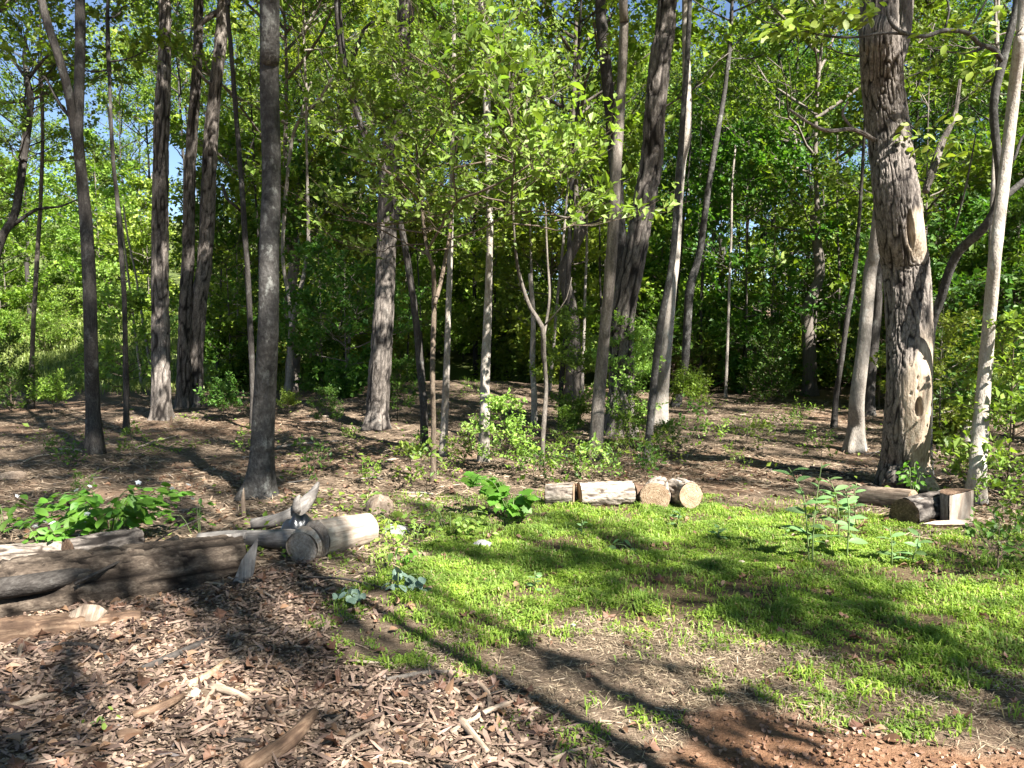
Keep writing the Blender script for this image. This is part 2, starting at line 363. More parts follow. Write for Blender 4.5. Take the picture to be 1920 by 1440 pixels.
# ------------------------------------------------------------------ leaves and crowns
LEAF2 = (np.array([[0, 0, 0], [.45, .5, .10], [1, 0, -.10], [.45, -.5, .10]]), np.array([[0, 1, 2], [0, 2, 3]]))
def ovate(wid=.5, fold=.10, droop=.16):
    x = np.array([0, .18, .42, .68, .88, 1.0]); w = np.array([0, .66, 1, .82, .4, 0]) * wid * .5
    z = -droop * x**2; V, F = [], []
    for k in range(6): V += [(x[k], w[k], z[k] + fold * w[k] * 2), (x[k], 0, z[k]), (x[k], -w[k], z[k] + fold * w[k] * 2)]
    for k in range(5):
        a = 3 * k; F += [(a, a + 1, a + 4), (a, a + 4, a + 3), (a + 1, a + 2, a + 5), (a + 1, a + 5, a + 4)]
    return np.array(V, float), np.array(F)
def maple():
    pts = [(0, 0), (.02, .18), (-.08, .42), (.18, .34), (.22, .52), (.36, .44), (.52, .56), (.55, .34), (.66, .36), (.74, .2), (1, 0)]
    V = [(.32, 0, .0)]; out = pts + [(x, -y) for x, y in pts[-2:0:-1]]
    V += [(x, y, -.18 * (x - .3)**2 - .12 * y * y + .03 * math.sin(9 * y)) for x, y in out]; n = len(out)
    return np.array(V, float), np.array([(0, 1 + (k + 1) % n, 1 + k) for k in range(n)])
OVATE, MAPLE, LANCE, ROUND = ovate(.55), maple(), ovate(.38, .12, .3), ovate(.8, .08, .12)
def leaf_basis(ax, nr):
    ax = norm(ax); sd = norm(np.cross(nr, ax)); return ax, sd, np.cross(ax, sd)
def leaves_mesh(name, pos, ax, nr, size, shape=LEAF2, mat=None, smooth=False):
    a, s, n = leaf_basis(ax, nr); SV, SF = shape
    V = pos[:, None, :] + size[:, None, None] * (a[:, None, :] * SV[None, :, 0:1] + s[:, None, :] * SV[None, :, 1:2] + n[:, None, :] * SV[None, :, 2:3])
    F = SF[None] + (np.arange(len(pos)) * len(SV))[:, None, None]
    me = mesh_np(name, V, F.reshape(-1, 3), smooth)
    if mat: me.materials.append(mat)
    return me
def crown(seed, H, R, limbs=24, subs=6, twigs=5, lpt=18, leaf=.10, el=(.25, 1.0), prof=None, rad=.05, tw=.45, up=.25, flat=.6, aspect=.75, leader=True, wig=.12):
    r = np.random.default_rng(seed); n = limbs
    t = np.sort(r.uniform(0, 1, n)); az = np.arange(n) * 2.4 + r.uniform(-.5, .5, n)
    prof = prof or (lambda t: np.sin(math.pi * (.12 + .80 * t))**.7)
    Ln = R * prof(t) * r.uniform(.7, 1.2, n); e = el[0] + (el[1] - el[0]) * t + r.uniform(-.2, .2, n)
    hd = np.stack([np.cos(az), np.sin(az), np.zeros(n)], -1); base = np.stack([np.zeros(n), np.zeros(n), t * H * .92], -1)
    s = np.linspace(0, 1, 6)
    P1 = base[:, None] + hd[:, None] * (Ln * np.cos(e))[:, None, None] * s[None, :, None]
    P1[..., 2] += (Ln * np.sin(e))[:, None] * s + up * Ln[:, None] * s**2
    P1 += r.normal(0, wig, P1.shape) * s[None, :, None] * (Ln / R)[:, None, None] * min(R, 2.) * .5
    r1 = rad * (.5 + .5 * Ln / R)[:, None] * (1 - .8 * s)[None]
    def spawn(P, m, lo, length, spread, k):
        N, K, _ = P.shape; q = r.uniform(lo, 1, (N, m)) * (K - 1); j = np.minimum(q.astype(int), K - 2); f = (q - j)[..., None]
        idx = np.arange(N)[:, None]; st = P[idx, j] * (1 - f) + P[idx, j + 1] * f; d = norm(P[idx, j + 1] - P[idx, j])
        sd = norm(np.cross(d, np.array([0, 0, 1.])) + 1e-6) * r.choice([-1, 1], (N, m, 1)); dd = norm(d + sd * r.uniform(*spread, (N, m, 1)) + np.stack([np.zeros((N, m)), np.zeros((N, m)), r.normal(.12, .3, (N, m))], -1))
        ll = length(N, m)[..., None]; u = np.linspace(0, 1, k)
        Q = st[:, :, None] + dd[:, :, None] * (ll[..., None, :] * u[None, None, :, None]) + r.normal(0, .06, (N, m, k, 3)) * ll[..., None, :] * u[None, None, :, None]
        Q[..., 2] += .15 * ll * u**2
        return Q.reshape(N * m, k, 3)
    P2 = spawn(P1, subs, .22, lambda N, m: (Ln[:, None] * r.uniform(.28, .6, (N, m))), (.5, 1.3), 4)
    P3 = spawn(P2, twigs, .2, lambda N, m: tw * r.uniform(.5, 1.3, (N, m)), (.4, 1.4), 3)
    b = MB()
    if leader:
        z = np.linspace(0, H * .98, 12); Pl = np.stack([.04 * H / 8 * np.sin(z * 1.3 + seed), .04 * H / 8 * np.cos(z * 1.1 + seed) - .04 * H / 8, z], -1)
        b.add(*batch_tubes(Pl[None], (rad * 1.5 * (1 - .92 * z / H))[None], 7))
    b.add(*batch_tubes(P1, r1, 5)); b.add(*batch_tubes(P2, rad * .30 * np.tile(np.array([1, .8, .55, .3]), (len(P2), 1)), 4))
    b.add(*batch_tubes(P3, np.maximum(rad * .10, .0022) * np.tile(np.array([1, .8, .4]), (len(P3), 1)), 3))
    # leaves along the twigs
    N = len(P3); u = r.uniform(.15, 1.05, (N, lpt)) * 2; j = np.minimum(u.astype(int), 1); f = (u - j)[..., None]; ii = np.arange(N)[:, None]
    pos = P3[ii, j] * (1 - f) + P3[ii, j + 1] * f; d = norm(P3[ii, j + 1] - P3[ii, j])
    pos = (pos + r.normal(0, leaf * .45, pos.shape)).reshape(-1, 3)
    ax = (d + r.normal(0, .8, d.shape)); ax[..., 2] -= .25; ax = ax.reshape(-1, 3)
    nr = np.array([0, 0, flat]) + SUN * .45 + r.normal(0, .42, ax.shape); sz = leaf * np.clip(np.exp(r.normal(-.08, .33, len(pos))), .4, 1.9)
    return b, (pos, ax, nr, sz)
LEAFN = lambda asp: (LEAF2[0] * np.array([1, asp, 1]), LEAF2[1])

# tall-tree crowns shared by many trees
CR = []
for k in range(6):
    b, lv = crown(100 + k, 9.0, 3.0, limbs=24, subs=6, twigs=5, lpt=19, leaf=.092 + .014 * (k % 4), rad=.042, tw=.72, el=(.15, 1.0))
    CR.append((b.mesh('limbs'), leaves_mesh('crown', *lv, shape=LEAFN(.72))))
SPARSE = []
for k in range(3):
    b, lv = crown(150 + k, 8.0, 3.2, limbs=18, subs=5, twigs=4, lpt=13, leaf=.14, rad=.036, tw=.65, el=(.15, .9))
    SPARSE.append((b.mesh('limbs'), leaves_mesh('crown', *lv, shape=LEAFN(.75))))
# understory saplings: layered, 0..H from the ground
SAP = []
for k in range(5):
    b, lv = crown(200 + k, 3.6 + .5 * k, 1.7, limbs=22, subs=6, twigs=4, lpt=14, leaf=.10, rad=.017, tw=.42, el=(.05, .7), up=.1, prof=lambda t: ((1 - .7 * t) * sstep(0, .12, t) + .12) * sstep(.10, .34, t) + .01)
    SAP.append((b.mesh('limbs'), leaves_mesh('crown', *lv, shape=LEAFN(.72))))
# shrubs and weeds
SHR = []
for k in range(5):
    b, lv = crown(300 + k, .9 + .25 * k, .75, limbs=16, subs=5, twigs=3, lpt=9, leaf=.075, rad=.009, tw=.22, el=(.2, 1.1), prof=lambda t: 1 - .6 * t, leader=True)
    SHR.append((b.mesh('stems'), leaves_mesh('foliage', *lv, shape=LEAFN(.62))))
WEED = []
for k in range(5):
    b, lv = crown(400 + k, .22 + .05 * k, .22, limbs=9, subs=2, twigs=2, lpt=4, leaf=.045, rad=.003, tw=.07, el=(.3, 1.1), prof=lambda t: 1 - .5 * t)
    WEED.append((b.mesh('stems'), leaves_mesh('foliage', *lv, shape=LEAFN(.6))))
def with_mat(me, mat, cache={}):
    k = (me.name, mat.name)
    if k not in cache:
        if not me.materials: me.materials.append(mat); cache[k] = me
        elif me.materials[0] == mat: cache[k] = me
        else: c = me.copy(); c.materials.clear(); c.materials.append(mat); cache[k] = c
    return cache[k]
def colored(o, mat):
    """object-level material so copies can share mesh data"""
    if not o.data.materials: o.data.materials.append(mat)
    o.material_slots[0].link = 'OBJECT'; o.material_slots[0].material = mat; return o

TR = []   # background trunk variants: unit height, unit radius
for k in range(5):
    r = np.random.default_rng(500 + k); z = np.linspace(-.02, 1, 7)
    P = np.stack([r.normal(0, .9, 7) * z, r.normal(0, .9, 7) * z, z * 60], -1); P[0, :2] = 0; P[-1, :2] = 0
    V, Q, T, _ = bark_tube(P, 1.12 - .5 * np.clip(z, 0, 1), seg=10, step=4, amp=.05, flare=2.0, seed=k)
    V[:, 2] /= 60; TR.append(MB().add(V, Q, T).mesh('trunk'))
def bg_tree(name, label, x, y, r, hb, sc, var, lm, group, bark='bark', sparse=False, tvar=0, scz=None):
    t = thing(name, label, 'tree', on_ground(x, y, -.03), RNG.uniform(0, 6.28), group)
    colored(obj('trunk', TR[tvar % 5], M[bark], t, scale=(r, r, hb + 1.0)), M[bark])
    L, C = (SPARSE if sparse else CR)[var % (3 if sparse else 6)]
    s = (sc, sc, scz or sc); z = (0, 0, hb); rz = (0, 0, RNG.uniform(0, 6.28))
    colored(obj('limbs', L, M[bark], t, z, rz, s), M[bark]); colored(obj('crown', C, M[lm], t, z, rz, s), M[lm]); return t
def sapling(label, x, y, s, var, lm, group, name='sapling'):
    t = thing(name, label, 'sapling', on_ground(x, y, -.03), RNG.uniform(0, 6.28), group)
    L, C = SAP[var % 5]; colored(obj('trunk', L, M['bark'], t, scale=s), M['bark']); colored(obj('crown', C, M[lm], t, scale=s), M[lm]); return t
def shrub(label, x, y, s, var, lm, group, name='shrub', cat='shrub', pool=None):
    t = thing(name, label, cat, on_ground(x, y, -.01), RNG.uniform(0, 6.28), group)
    L, C = (pool or SHR)[var % 5]; colored(obj('stems', L, M['twig'], t, scale=s), M['twig']); colored(obj('foliage', C, M[lm], t, scale=s), M[lm]); return t

# ------------------------------------------------------------------ the trees one can tell apart, traced from base to the frame's top
def traced(name, label, pts, top=15., bark='bark', cb=None, cs=1., var=0, lm='leaf', cells=0, seg=18, amp=.008, D=None, flare=.25, forks=(), step=.12, cat='tree', extra=None, sparse=True, dpts=None, mid=.35):
    base = G(pts[0][0], pts[0][1]); D = D or base[1]
    if D != base[1]:
        p = at(pts[0][0], pts[0][1], D); base = np.array([p[0], D, float(terrain(p[0], D))])
    P, R = [base - np.array([0, 0, .06])], [pts[0][2] / 2 * D / FPX]
    for k, (px, py, w) in enumerate(pts[1:]):
        d = D + (dpts[k] if dpts else .12 * math.sin(k * 1.7 + len(label))); P.append(at(px, py, d)); R.append(w / 2 * d / FPX)
    n_tr = len(P); last, prev = P[-1], P[-2]
    if top and last[2] < top:
        d = norm(last - prev); d = norm(d * .5 + np.array([0, 0, .6])); rem = top - last[2]
        for f in (.33, .66, 1.0):
            P.append(last + np.array([d[0] * rem * f * (1 - .4 * f), d[1] * rem * f, rem * f])); R.append(R[n_tr - 1] * (1 - .75 * f))
    P = np.array(P); R = np.array(R); t = thing(name, label, cat, base); L0 = P - base
    V, Q, T, info = bark_tube(L0, R, seg, step, amp, cells, True, flare, seed=len(label) % 13, extra=extra, fine_to=(D * .44 + 1.8) if cells else None)
    me = MB().add(V, Q, T).mesh('trunk'); t_o = obj('trunk', me, M[bark], t)
    if cells:
        for nm, arr in (('groove', info[0]), ('bare', info[1])):
            at_ = me.attributes.new(nm, 'FLOAT', 'POINT'); vals = np.zeros(len(me.vertices), np.float32); vals[:arr.size] = arr.ravel(); at_.data.foreach_set('value', vals)
    for fk in forks:      # (list of (px,py,w,dD))
        FP = np.array([at(a, b_, D + dd) - base for a, b_, w, dd in fk]); FR = np.array([w / 2 * D / FPX for a, b_, w, dd in fk])
        V, Q, T, _ = bark_tube(FP, FR, max(6, seg // 2), step, amp * .6, 0, True, 0, seed=3); obj('branch', MB().add(V, Q, T).mesh('branch'), M[bark], t)
    if cb:
        k = np.argmin(np.abs(L0[:, 2] - cb)); zs = L0[:, 2]; c = np.array([np.interp(cb, zs, L0[:, a]) for a in range(3)])
        e = L0[-1]; q = Vector(e - c).to_track_quat('Z', 'Y').to_euler() if top - cb > 1 else None; cs = cs * (.82 if cs > .7 else 1)
        Lm, C = (SPARSE if sparse else CR)[var % (3 if sparse else 6)]
        for nm, mm, mt in (('limbs', Lm, bark), ('crown', C, lm)): colored(obj(nm, mm, M[mt], t, c, q, cs), M[mt])
    return t, t_o, info

traced('leaning_tree', 'dark slender tree leaning in from the left edge, forking into bare twigs', [(-75,770,17),(-40,600,16),(0,455,15),(28,400,14),(45,290,13),(57,190,12),(50,145,9),(46,90,6),(60,20,4)], top=6.5, bark='bark_dark', seg=10, D=13.5,
       forks=[[(20,425,8,0),(70,392,6,0),(110,388,4,.2),(150,372,2,.3)], [(52,150,7,0),(30,120,5,.2),(8,80,4,.3),(-10,60,3,.3)], [(52,150,6,0),(75,120,5,-.2),(100,95,3,-.3),(130,90,2,-.3)], [(46,240,5,0),(38,205,2,0)]], cb=3.6, cs=.42, var=0, sparse=True)
traced('thin_tree', 'very thin grey tree near the left edge beside a shrub', [(58,765,10),(60,680,9),(63,600,8),(70,480,8),(76,380,7),(80,250,6)], top=9, seg=8, cb=5, cs=.5, var=1, bark='bark')
traced('forked_tree', 'dark tree at left splitting into two stems above eye height', [(178,853,30),(174,760,25),(170,640,24),(167,520,23),(160,400,21),(150,300,19),(146,250,18),(149,140,17),(150,0,17)], bark='bark_dark', top=16, cb=9.5, cs=.95, var=0, seg=20, amp=.004,
       forks=[[(150,290,16,0),(140,240,16,-.1),(128,170,15,-.2),(108,100,15,-.3),(88,40,14,-.3),(68,-40,13,-.3),(40,-160,10,-.3)], [(136,225,7,-.1),(112,195,6,-.1),(88,150,4,-.1),(80,143,3,-.1)]])
traced('thin_tree', 'thin straight dark tree between the forked tree and the thick pale trunk', [(237,813,11),(236,720,10),(233,560,9),(227,470,9),(219,366,8),(212,300,7),(207,200,6),(204,80,5)], top=10, bark='bark_dark', seg=8, cb=5.5, cs=.6, var=1)
traced('thick_tree', 'thick grey trunk with patchy pale bark left of the twin trunks', [(303,785,40),(302,720,33),(301,600,31),(300,480,29),(302,267,26),(306,167,25),(309,30,20)], top=19, bark='bark_plate', flare=.13, cells=13, seg=60, step=.04, amp=.016, cb=8.0, cs=1.05, var=2, sparse=False)
traced('twin_tree', 'left trunk of the close pair of tall trees', [(344,765,28),(345,690,24),(348,560,23),(353,480,21),(357,300,20),(368,150,17),(372,33,16)], top=18, bark='bark_plate', flare=.13, cells=10, seg=48, step=.05, amp=.014, cb=8, cs=.95, var=1, sparse=False)
traced('twin_tree', 'right trunk of the close pair, bending right towards the top', [(366,762,32),(367,690,27),(374,560,27),(385,480,26),(395,267,25),(407,133,21),(419,0,21)], top=19, bark='bark_plate', flare=.13, cells=11, seg=48, step=.05, amp=.014, cb=8.5, cs=1.0, var=3, sparse=False,
       forks=[[(412,20,10,0),(392,32,10,-.1),(372,48,9,-.2)], [(402,160,6,0),(385,150,5,-.3),(360,115,4,-.5)]])
traced('thin_tree', 'thin dark tree just left of the dominant dark trunk', [(475,805,12),(473,713,10),(467,560,10),(460,450,10),(452,333,9),(444,233,9),(434,100,8),(427,17,7)], top=12, bark='bark_dark', seg=10, cb=6.6, cs=.75, var=2,
       forks=[[(455,400,5,0),(440,385,5,-.2),(425,372,6,-.3),(418,345,4,-.3)], [(452,340,4,0),(465,290,3,.2),(480,250,2,.3)]])
traced('dark_tree', 'straight dark trunk standing alone in the left foreground', [(482,930,60),(489,880,44),(496,747,40),(503,613,38),(504,480,36),(509,333,34),(505,133,33),(505,0,34)], top=17, bark='bark_smooth', seg=36, step=.06, amp=.004, cb=9.5, cs=1.1, var=0, flare=.3)
traced('forked_sapling', 'pale thin tree forking in a V behind the dark trunk', [(540,747,12),(543,690,11),(548,613,11),(560,560,9),(572,500,8),(578,450,7),(576,330,5)], top=9, bark='bark_pale', seg=8, cb=6, cs=.6, var=1,
       forks=[[(547,620,9,0),(542,560,7,.3),(530,480,7,.3),(536,367,7,.3),(547,267,7,.3),(563,223,6,.2),(600,183,6,.1),(625,140,4,0)], [(563,223,5,.2),(570,190,4,.2),(585,150,3,.2)]])
traced('broad_tree', 'broad grey mottled trunk flaring at its base left of centre', [(706,803,48),(708,760,42),(713,680,40),(719,580,37),(724,480,34),(729,333,34),(745,180,33),(757,70,33),(762,0,30)], top=19, bark='bark_plate', flare=.13, cells=16, seg=72, step=.04, amp=.012, cb=8.6, cs=1.0, var=4, sparse=False)
traced('leaning_tree', 'dark thin tree bending up to the left behind the leafy sapling', [(797,842,16),(794,760,14),(787,680,13),(779,590,13),(755,440,12),(725,330,12),(683,250,12),(648,130,12),(632,0,12)], top=11, bark='bark_dark', seg=12, cb=5.8, cs=.7, var=1, lm='leaf_deep',
       forks=[[(650,140,6,0),(672,85,6,-.2),(682,55,5,-.2),(700,40,3,-.2)]])
traced('pale_tree', 'slim pale tree right of the leafy sapling stem', [(830,855,15),(834,780,14),(837,700,12),(840,597,11),(844,480,10),(847,340,9),(850,200,8)], top=10, bark='bark_pale', seg=12, amp=.003, cb=6, cs=.6, var=2)
traced('pale_tree', 'pale wavy trunk near the centre rising to the top', [(907,866,22),(909,780,19),(910,697,17),(915,580,15),(918,470,12),(918,370,13),(913,200,14),(910,83,14),(903,0,13)], top=14, bark='bark_pale', seg=20, amp=.004, cb=8, cs=.9, var=0, step=.08,
       forks=[[(899,866,4,-.06),(903,790,5,-.08),(907,720,5,-.07),(908,690,4,-.05)]])
traced('snapped_tree', 'short pale snag with a snapped top near the centre', [(1002,797,13),(1001,730,11),(998,680,11),(1000,600,9),(994,513,8)], top=None, bark='bark_pale', seg=10, amp=.003)
traced('crooked_tree', 'thin crooked stem bending left in front of the pale snag', [(1016,873,10),(1019,800,9),(1024,730,8),(1019,660,9),(1017,613,9),(995,577,7),(976,523,6),(968,480,5),(962,400,4)], top=5.0, bark='bark', seg=8, cb=3.2, cs=.3, var=1, forks=[[(1018,640,6,0),(1030,560,5,.2),(1026,480,4,.3),(1022,380,3,.3)], [(1019,612,4,0),(1040,590,3,-.2),(1062,560,2,-.3),(1072,520,1.5,-.3)]])
traced('dark_sapling', 'thin dark tree forking high up against yellow leaves', [(1050,797,10),(1053,713,10),(1062,613,10),(1067,480,9),(1072,350,9),(1077,267,8),(1084,190,6),(1086,150,4)], top=9, bark='bark_dark', seg=8, cb=5.4, cs=.5, var=0, lm='leaf_yellow', forks=[[(1076,270,6,0),(1060,225,5,.2),(1050,170,4,.3),(1025,110,3,.4)]])
traced('pale_tree', 'pale mottled trunk in front of the thick dark tree', [(1116,864,27),(1119,800,25),(1124,730,24),(1135,613,21),(1146,480,21),(1156,300,20),(1165,167,17),(1170,33,16),(1168,0,16)], top=15, bark='bark', seg=24, amp=.004, cb=8.2, cs=.9, var=2, step=.08)
traced('dark_tree', 'dark upright trunk showing left of the mottled pale trunk at the top', [(1168,800,24),(1166,600,24),(1160,400,23),(1148,250,22),(1138,150,21),(1130,60,21),(1126,0,20)], top=16, bark='bark_dark', seg=20, cb=8.5, cs=.9, var=1, D=12.6)
traced('thick_tree', 'thick dark furrowed trunk leaning right in the middle of the clearing', [(1162,815,62),(1164,770,50),(1166,700,45),(1167,600,44),(1186,500,42),(1208,380,40),(1222,300,40),(1229,200,37),(1240,100,38),(1251,0,34)], top=19, bark='bark_plate', cells=15, seg=72, step=.035, amp=.022, cb=8.6, cs=1.05, var=5, sparse=False)
traced('pale_tree', 'smooth pale trunk lit brightly right of the thick dark tree', [(1236,788,28),(1240,740,26),(1245,680,25),(1257,547,21),(1266,480,18),(1276,317,17),(1288,233,17),(1286,33,14)], top=16, bark='bark_pale', seg=20, amp=.003, cb=9, cs=.9, var=0, step=.08, D=13.2)
traced('slender_tree', 'slender darker tree with exposed roots crossing before the bright pale trunk', [(1214,864,22),(1216,830,15),(1223,747,14),(1238,613,13),(1260,490,12),(1272,340,11),(1282,200,10),(1290,80,9)], top=12, bark='bark_smooth', seg=14, amp=.003, cb=6.5, cs=.65, var=1, flare=.12)
traced('leaning_tree', 'grey tree leaning right behind the bright pale trunk', [(1265,762,18),(1275,720,16),(1284,680,15),(1293,547,16),(1306,497,14),(1314,460,13),(1326,367,11),(1342,267,10),(1357,183,8),(1368,80,6)], top=12, bark='bark_smooth', seg=12, cb=7, cs=.7, var=2, step=.1)
traced('pale_tree', 'pale shadow-banded trunk just left of the big furrowed tree', [(1602,846,36),(1605,800,28),(1607,747,26),(1619,647,23),(1631,513,22),(1640,467,21),(1655,330,20),(1672,200,18),(1690,60,16)], top=15, bark='bark_pale', seg=22, amp=.004, cb=8.4, cs=.9, var=1, step=.07)
traced('dark_tree', 'dark trunk half hidden behind the pale banded trunk', [(1628,768,22),(1632,700,20),(1642,600,19),(1645,513,19),(1652,400,18),(1664,200,16)], top=15, bark='bark_dark', seg=14, cb=8.5, cs=.9, var=2, D=14.5)
traced('thin_tree', 'thin dark leaning stem left of the pale banded trunk', [(1563,802,11),(1568,740,11),(1574,700,10),(1588,600,10),(1597,547,9),(1606,470,8),(1615,350,6)], top=9, bark='bark_dark', seg=8, cb=5.5, cs=.55, var=0)

BIG = G(1695, 915)
def big_extra(TH, S, P, a, b, R):
    dirv = a[:, None, :] * np.cos(TH)[..., None] + b[:, None, :] * np.sin(TH)[..., None]
    W = P[:, None, :] + BIG + dirv * R[:, None, None]; px, py = project(W[..., 0], W[..., 1], W[..., 2]); frontf = sstep(.15, -.15, dirv[..., 1])
    nz = fbm(px / 22., py / 60., 3.0, 3)
    bare = sstep(-12, 16, px - (1704 + 22 * np.sin(py / 70.) - 60 * (nz - .5))) * sstep(560, 660, py + 120 * (nz - .5)) * frontf
    bare = np.maximum(bare, sstep(1.25, .75, np.hypot((px - 1722) / 22, (py - 440) / 48)) * frontf)
    hole = sstep(1.15, .85, np.hypot((px - 1724) / 7.5, (py - 765) / 17)) * frontf
    slit = sstep(1.2, .8, np.hypot((px - 1708 - (py - 430) * .05) / 6.5, (py - 430) / 32)) * frontf
    bulge = np.exp(-((px - 1722) / 20)**2 - ((py - 440) / 40)**2) * frontf * .010
    pecks = np.zeros_like(px)
    for qx, qy in ((1708,685),(1722,708),(1735,711),(1722,729),(1708,738),(1735,672),(1715,655)): pecks = np.maximum(pecks, sstep(1.3, .7, np.hypot(px - qx, py - qy) / 3.0) * frontf)
    return -.12 * hole - .13 * slit + bulge - .02 * pecks - .010 * bare, np.clip(1 - bare, 0, 1)
traced('big_furrowed_tree', 'big furrowed tree at right with a hollow and stripped bark', [(1695,915,86),(1698,870,84),(1700,813,80),(1705,713,78),(1705,613,78),(1698,500,78),(1689,433,80),(1678,350,76),(1668,267,72),(1655,167,70),(1650,67,68),(1648,0,62)],
       top=18, bark='bark_plate', cells=36, seg=220, step=.016, amp=.015, cb=9.5, cs=1.25, var=2, flare=.22, extra=big_extra, sparse=True,
       forks=[[(1672,130,30,.15),(1690,80,26,.2),(1698,30,24,.25),(1702,-60,22,.3)], [(1735,360,12,.1),(1752,310,13,.2),(1768,265,11,.3),(1790,215,8,.4),(1800,150,5,.5)],
              [(1640,262,7,0),(1600,243,6,-.3),(1555,245,5,-.5),(1520,232,4,-.6),(1480,205,3,-.7)], [(1600,243,4,-.3),(1580,215,3,-.3),(1590,190,2,-.3)]])
curved, _, _ = traced('curved_tree', 'slim dark tree curving out to the right behind the big furrowed tree', [(1738,880,18),(1740,700,17),(1747,613,16),(1763,563,16),(1792,480,16),(1845,427,16),(1872,377,16),(1873,317,14),(1863,200,14),(1880,117,14),(1897,50,13),(1908,-10,12)],
       top=8.5, D=8.4, bark='bark_smooth', seg=16, amp=.003, step=.07, cb=6.0, cs=.6, var=1, lm='leaf_bright', dpts=[-.0,-.1,-.2,-.4,-.7,-.8,-.9,-.9,-.9,-.9,-.9],
       forks=[[(1874,378,12,-.8),(1895,360,11,-.8),(1935,330,9,-.8),(2000,300,6,-.8)], [(1880,117,8,-.9),(1862,92,8,-1.0),(1835,82,7,-1.1),(1815,62,7,-1.2),(1770,57,7,-1.3),(1735,68,6,-1.4),(1690,60,6,-1.5),(1668,40,5,-1.5),(1662,10,4,-1.5)],
              [(1735,68,4,-1.4),(1660,62,4,-1.5),(1600,70,4,-1.5),(1540,66,3,-1.5),(1480,50,2,-1.5),(1430,40,1.5,-1.5)], [(1815,62,4,-1.2),(1830,35,4,-1.2),(1850,0,3,-1.2)], [(1845,90,4,-1.1),(1805,100,3,-1.1),(1750,92,2,-1.1)],
              [(1770,57,3,-1.3),(1780,20,3,-1.3),(1772,-10,2,-1.3)], [(1873,320,6,-.8),(1900,300,5,-.9),(1915,260,4,-.9),(1940,230,3,-.9)], [(1790,430,3,-.7),(1812,345,3,-.9),(1830,250,2,-1.)]])
traced('pale_tree', 'pale straight trunk at the right edge, dark at its foot', [(1827,940,34),(1833,880,29),(1837,813,27),(1848,680,24),(1861,530,22),(1867,467,21),(1887,300,20),(1900,183,20),(1913,67,19),(1920,0,18)], top=14, bark='bark_pale', seg=24, amp=.004, cb=8, cs=.85, var=0, step=.07)
traced('bent_tree', 'short bulging trunk foot behind the pale tree at the right edge', [(1818,838,24),(1814,805,20),(1820,770,13),(1836,720,10),(1850,640,9),(1856,500,8)], top=9, bark='bark_pale', seg=12, cb=5.5, cs=.5, var=1)

# the leafy young tree in the middle: 300 leaves of its own, the rest in one part
def leaf_objs(parent, me, lv, idx, mat, stems=None):
    pos, ax, nr, sz = lv; a, s, n = leaf_basis(ax, nr)
    for i in idx:
        o = obj('leaf', me, mat, stems[i * len(stems) // len(pos)] if stems else parent); mm = Matrix((a[i], s[i], n[i])).transposed().to_4x4(); o.rotation_euler = mm.to_euler(); o.location = pos[i]; o.scale = (sz[i],) * 3
LM = {k: mesh_np('leaf', v, f, True) for k, (v, f) in {'ovate': OVATE, 'maple': MAPLE, 'lance': LANCE, 'round': ROUND}.items()}
def leaf_mesh_mat(kind, mat): return with_mat(LM[kind], mat)
mid_t, mid_o, _ = traced('leafy_sapling', 'leafy young tree with bright broad leaves filling the middle', [(812,903,12),(813,800,10),(811,713,10),(812,640,10),(814,563,9),(812,500,8),(801,470,7),(787,350,6),(780,270,4)], top=None, bark='twig', seg=10, amp=.002, step=.08,
       forks=[[(815,570,8,0),(826,530,8,.1),(836,480,7,.2),(845,420,5,.2),(850,330,4,.2)], [(801,470,5,0),(830,420,5,-.3),(857,378,5,-.6),(900,360,4,-.9),(960,330,3,-1.1),(1020,290,2,-1.2)],
              [(790,380,4,0),(740,330,4,-.3),(690,305,3,-.5),(640,285,2,-.7)], [(806,480,4,0),(750,450,3,.2),(690,420,3,.3),(630,410,2,.4)], [(840,450,4,.2),(900,430,3,0),(960,400,3,-.2),(1030,395,2,-.3)], [(857,378,3,-.6),(850,320,3,-.8),(862,240,2,-1.)]])
Dm = 8.0; allv = []
for sx, sy, hh, rr_, limbs, dd, sd in ((795, 480, 1.9, 1.25, 17, 0, 11), (960, 420, 1.15, 1.15, 14, -.7, 12), (690, 420, 1.1, .8, 9, .3, 13), (850, 330, 1.3, 1.1, 12, -.5, 14), (1040, 420, .7, .7, 7, -.3, 15)):
    b, lv = crown(sd, hh, rr_, limbs=limbs, subs=5, twigs=4, lpt=5, leaf=.082, rad=.010, tw=.26, el=(0, .8), up=.12, prof=lambda t: 1 - .45 * t, leader=False, flat=.5)
    c = at(sx, sy, Dm + dd) - np.array(mid_t.location)
    for v_ in b.V: v_ += c
    obj('branch', b.mesh('branch'), M['twig'], mid_t); allv.append((lv[0] + c, lv[1], lv[2], lv[3]))
lv = tuple(np.concatenate([q[k] for q in allv]) for k in range(4))
order = np.argsort(lv[0][:, 1] * 1.0 - lv[3] * 4); leaf_objs(mid_t, leaf_mesh_mat('ovate', M['leaf_bright']), lv, order[:300], M['leaf_bright'])
rest = order[300:]; tag(obj('crown', leaves_mesh('crown', *[q[rest] for q in lv], shape=LEAFN(.6), mat=M['leaf_bright']), parent=mid_t), kind='stuff')

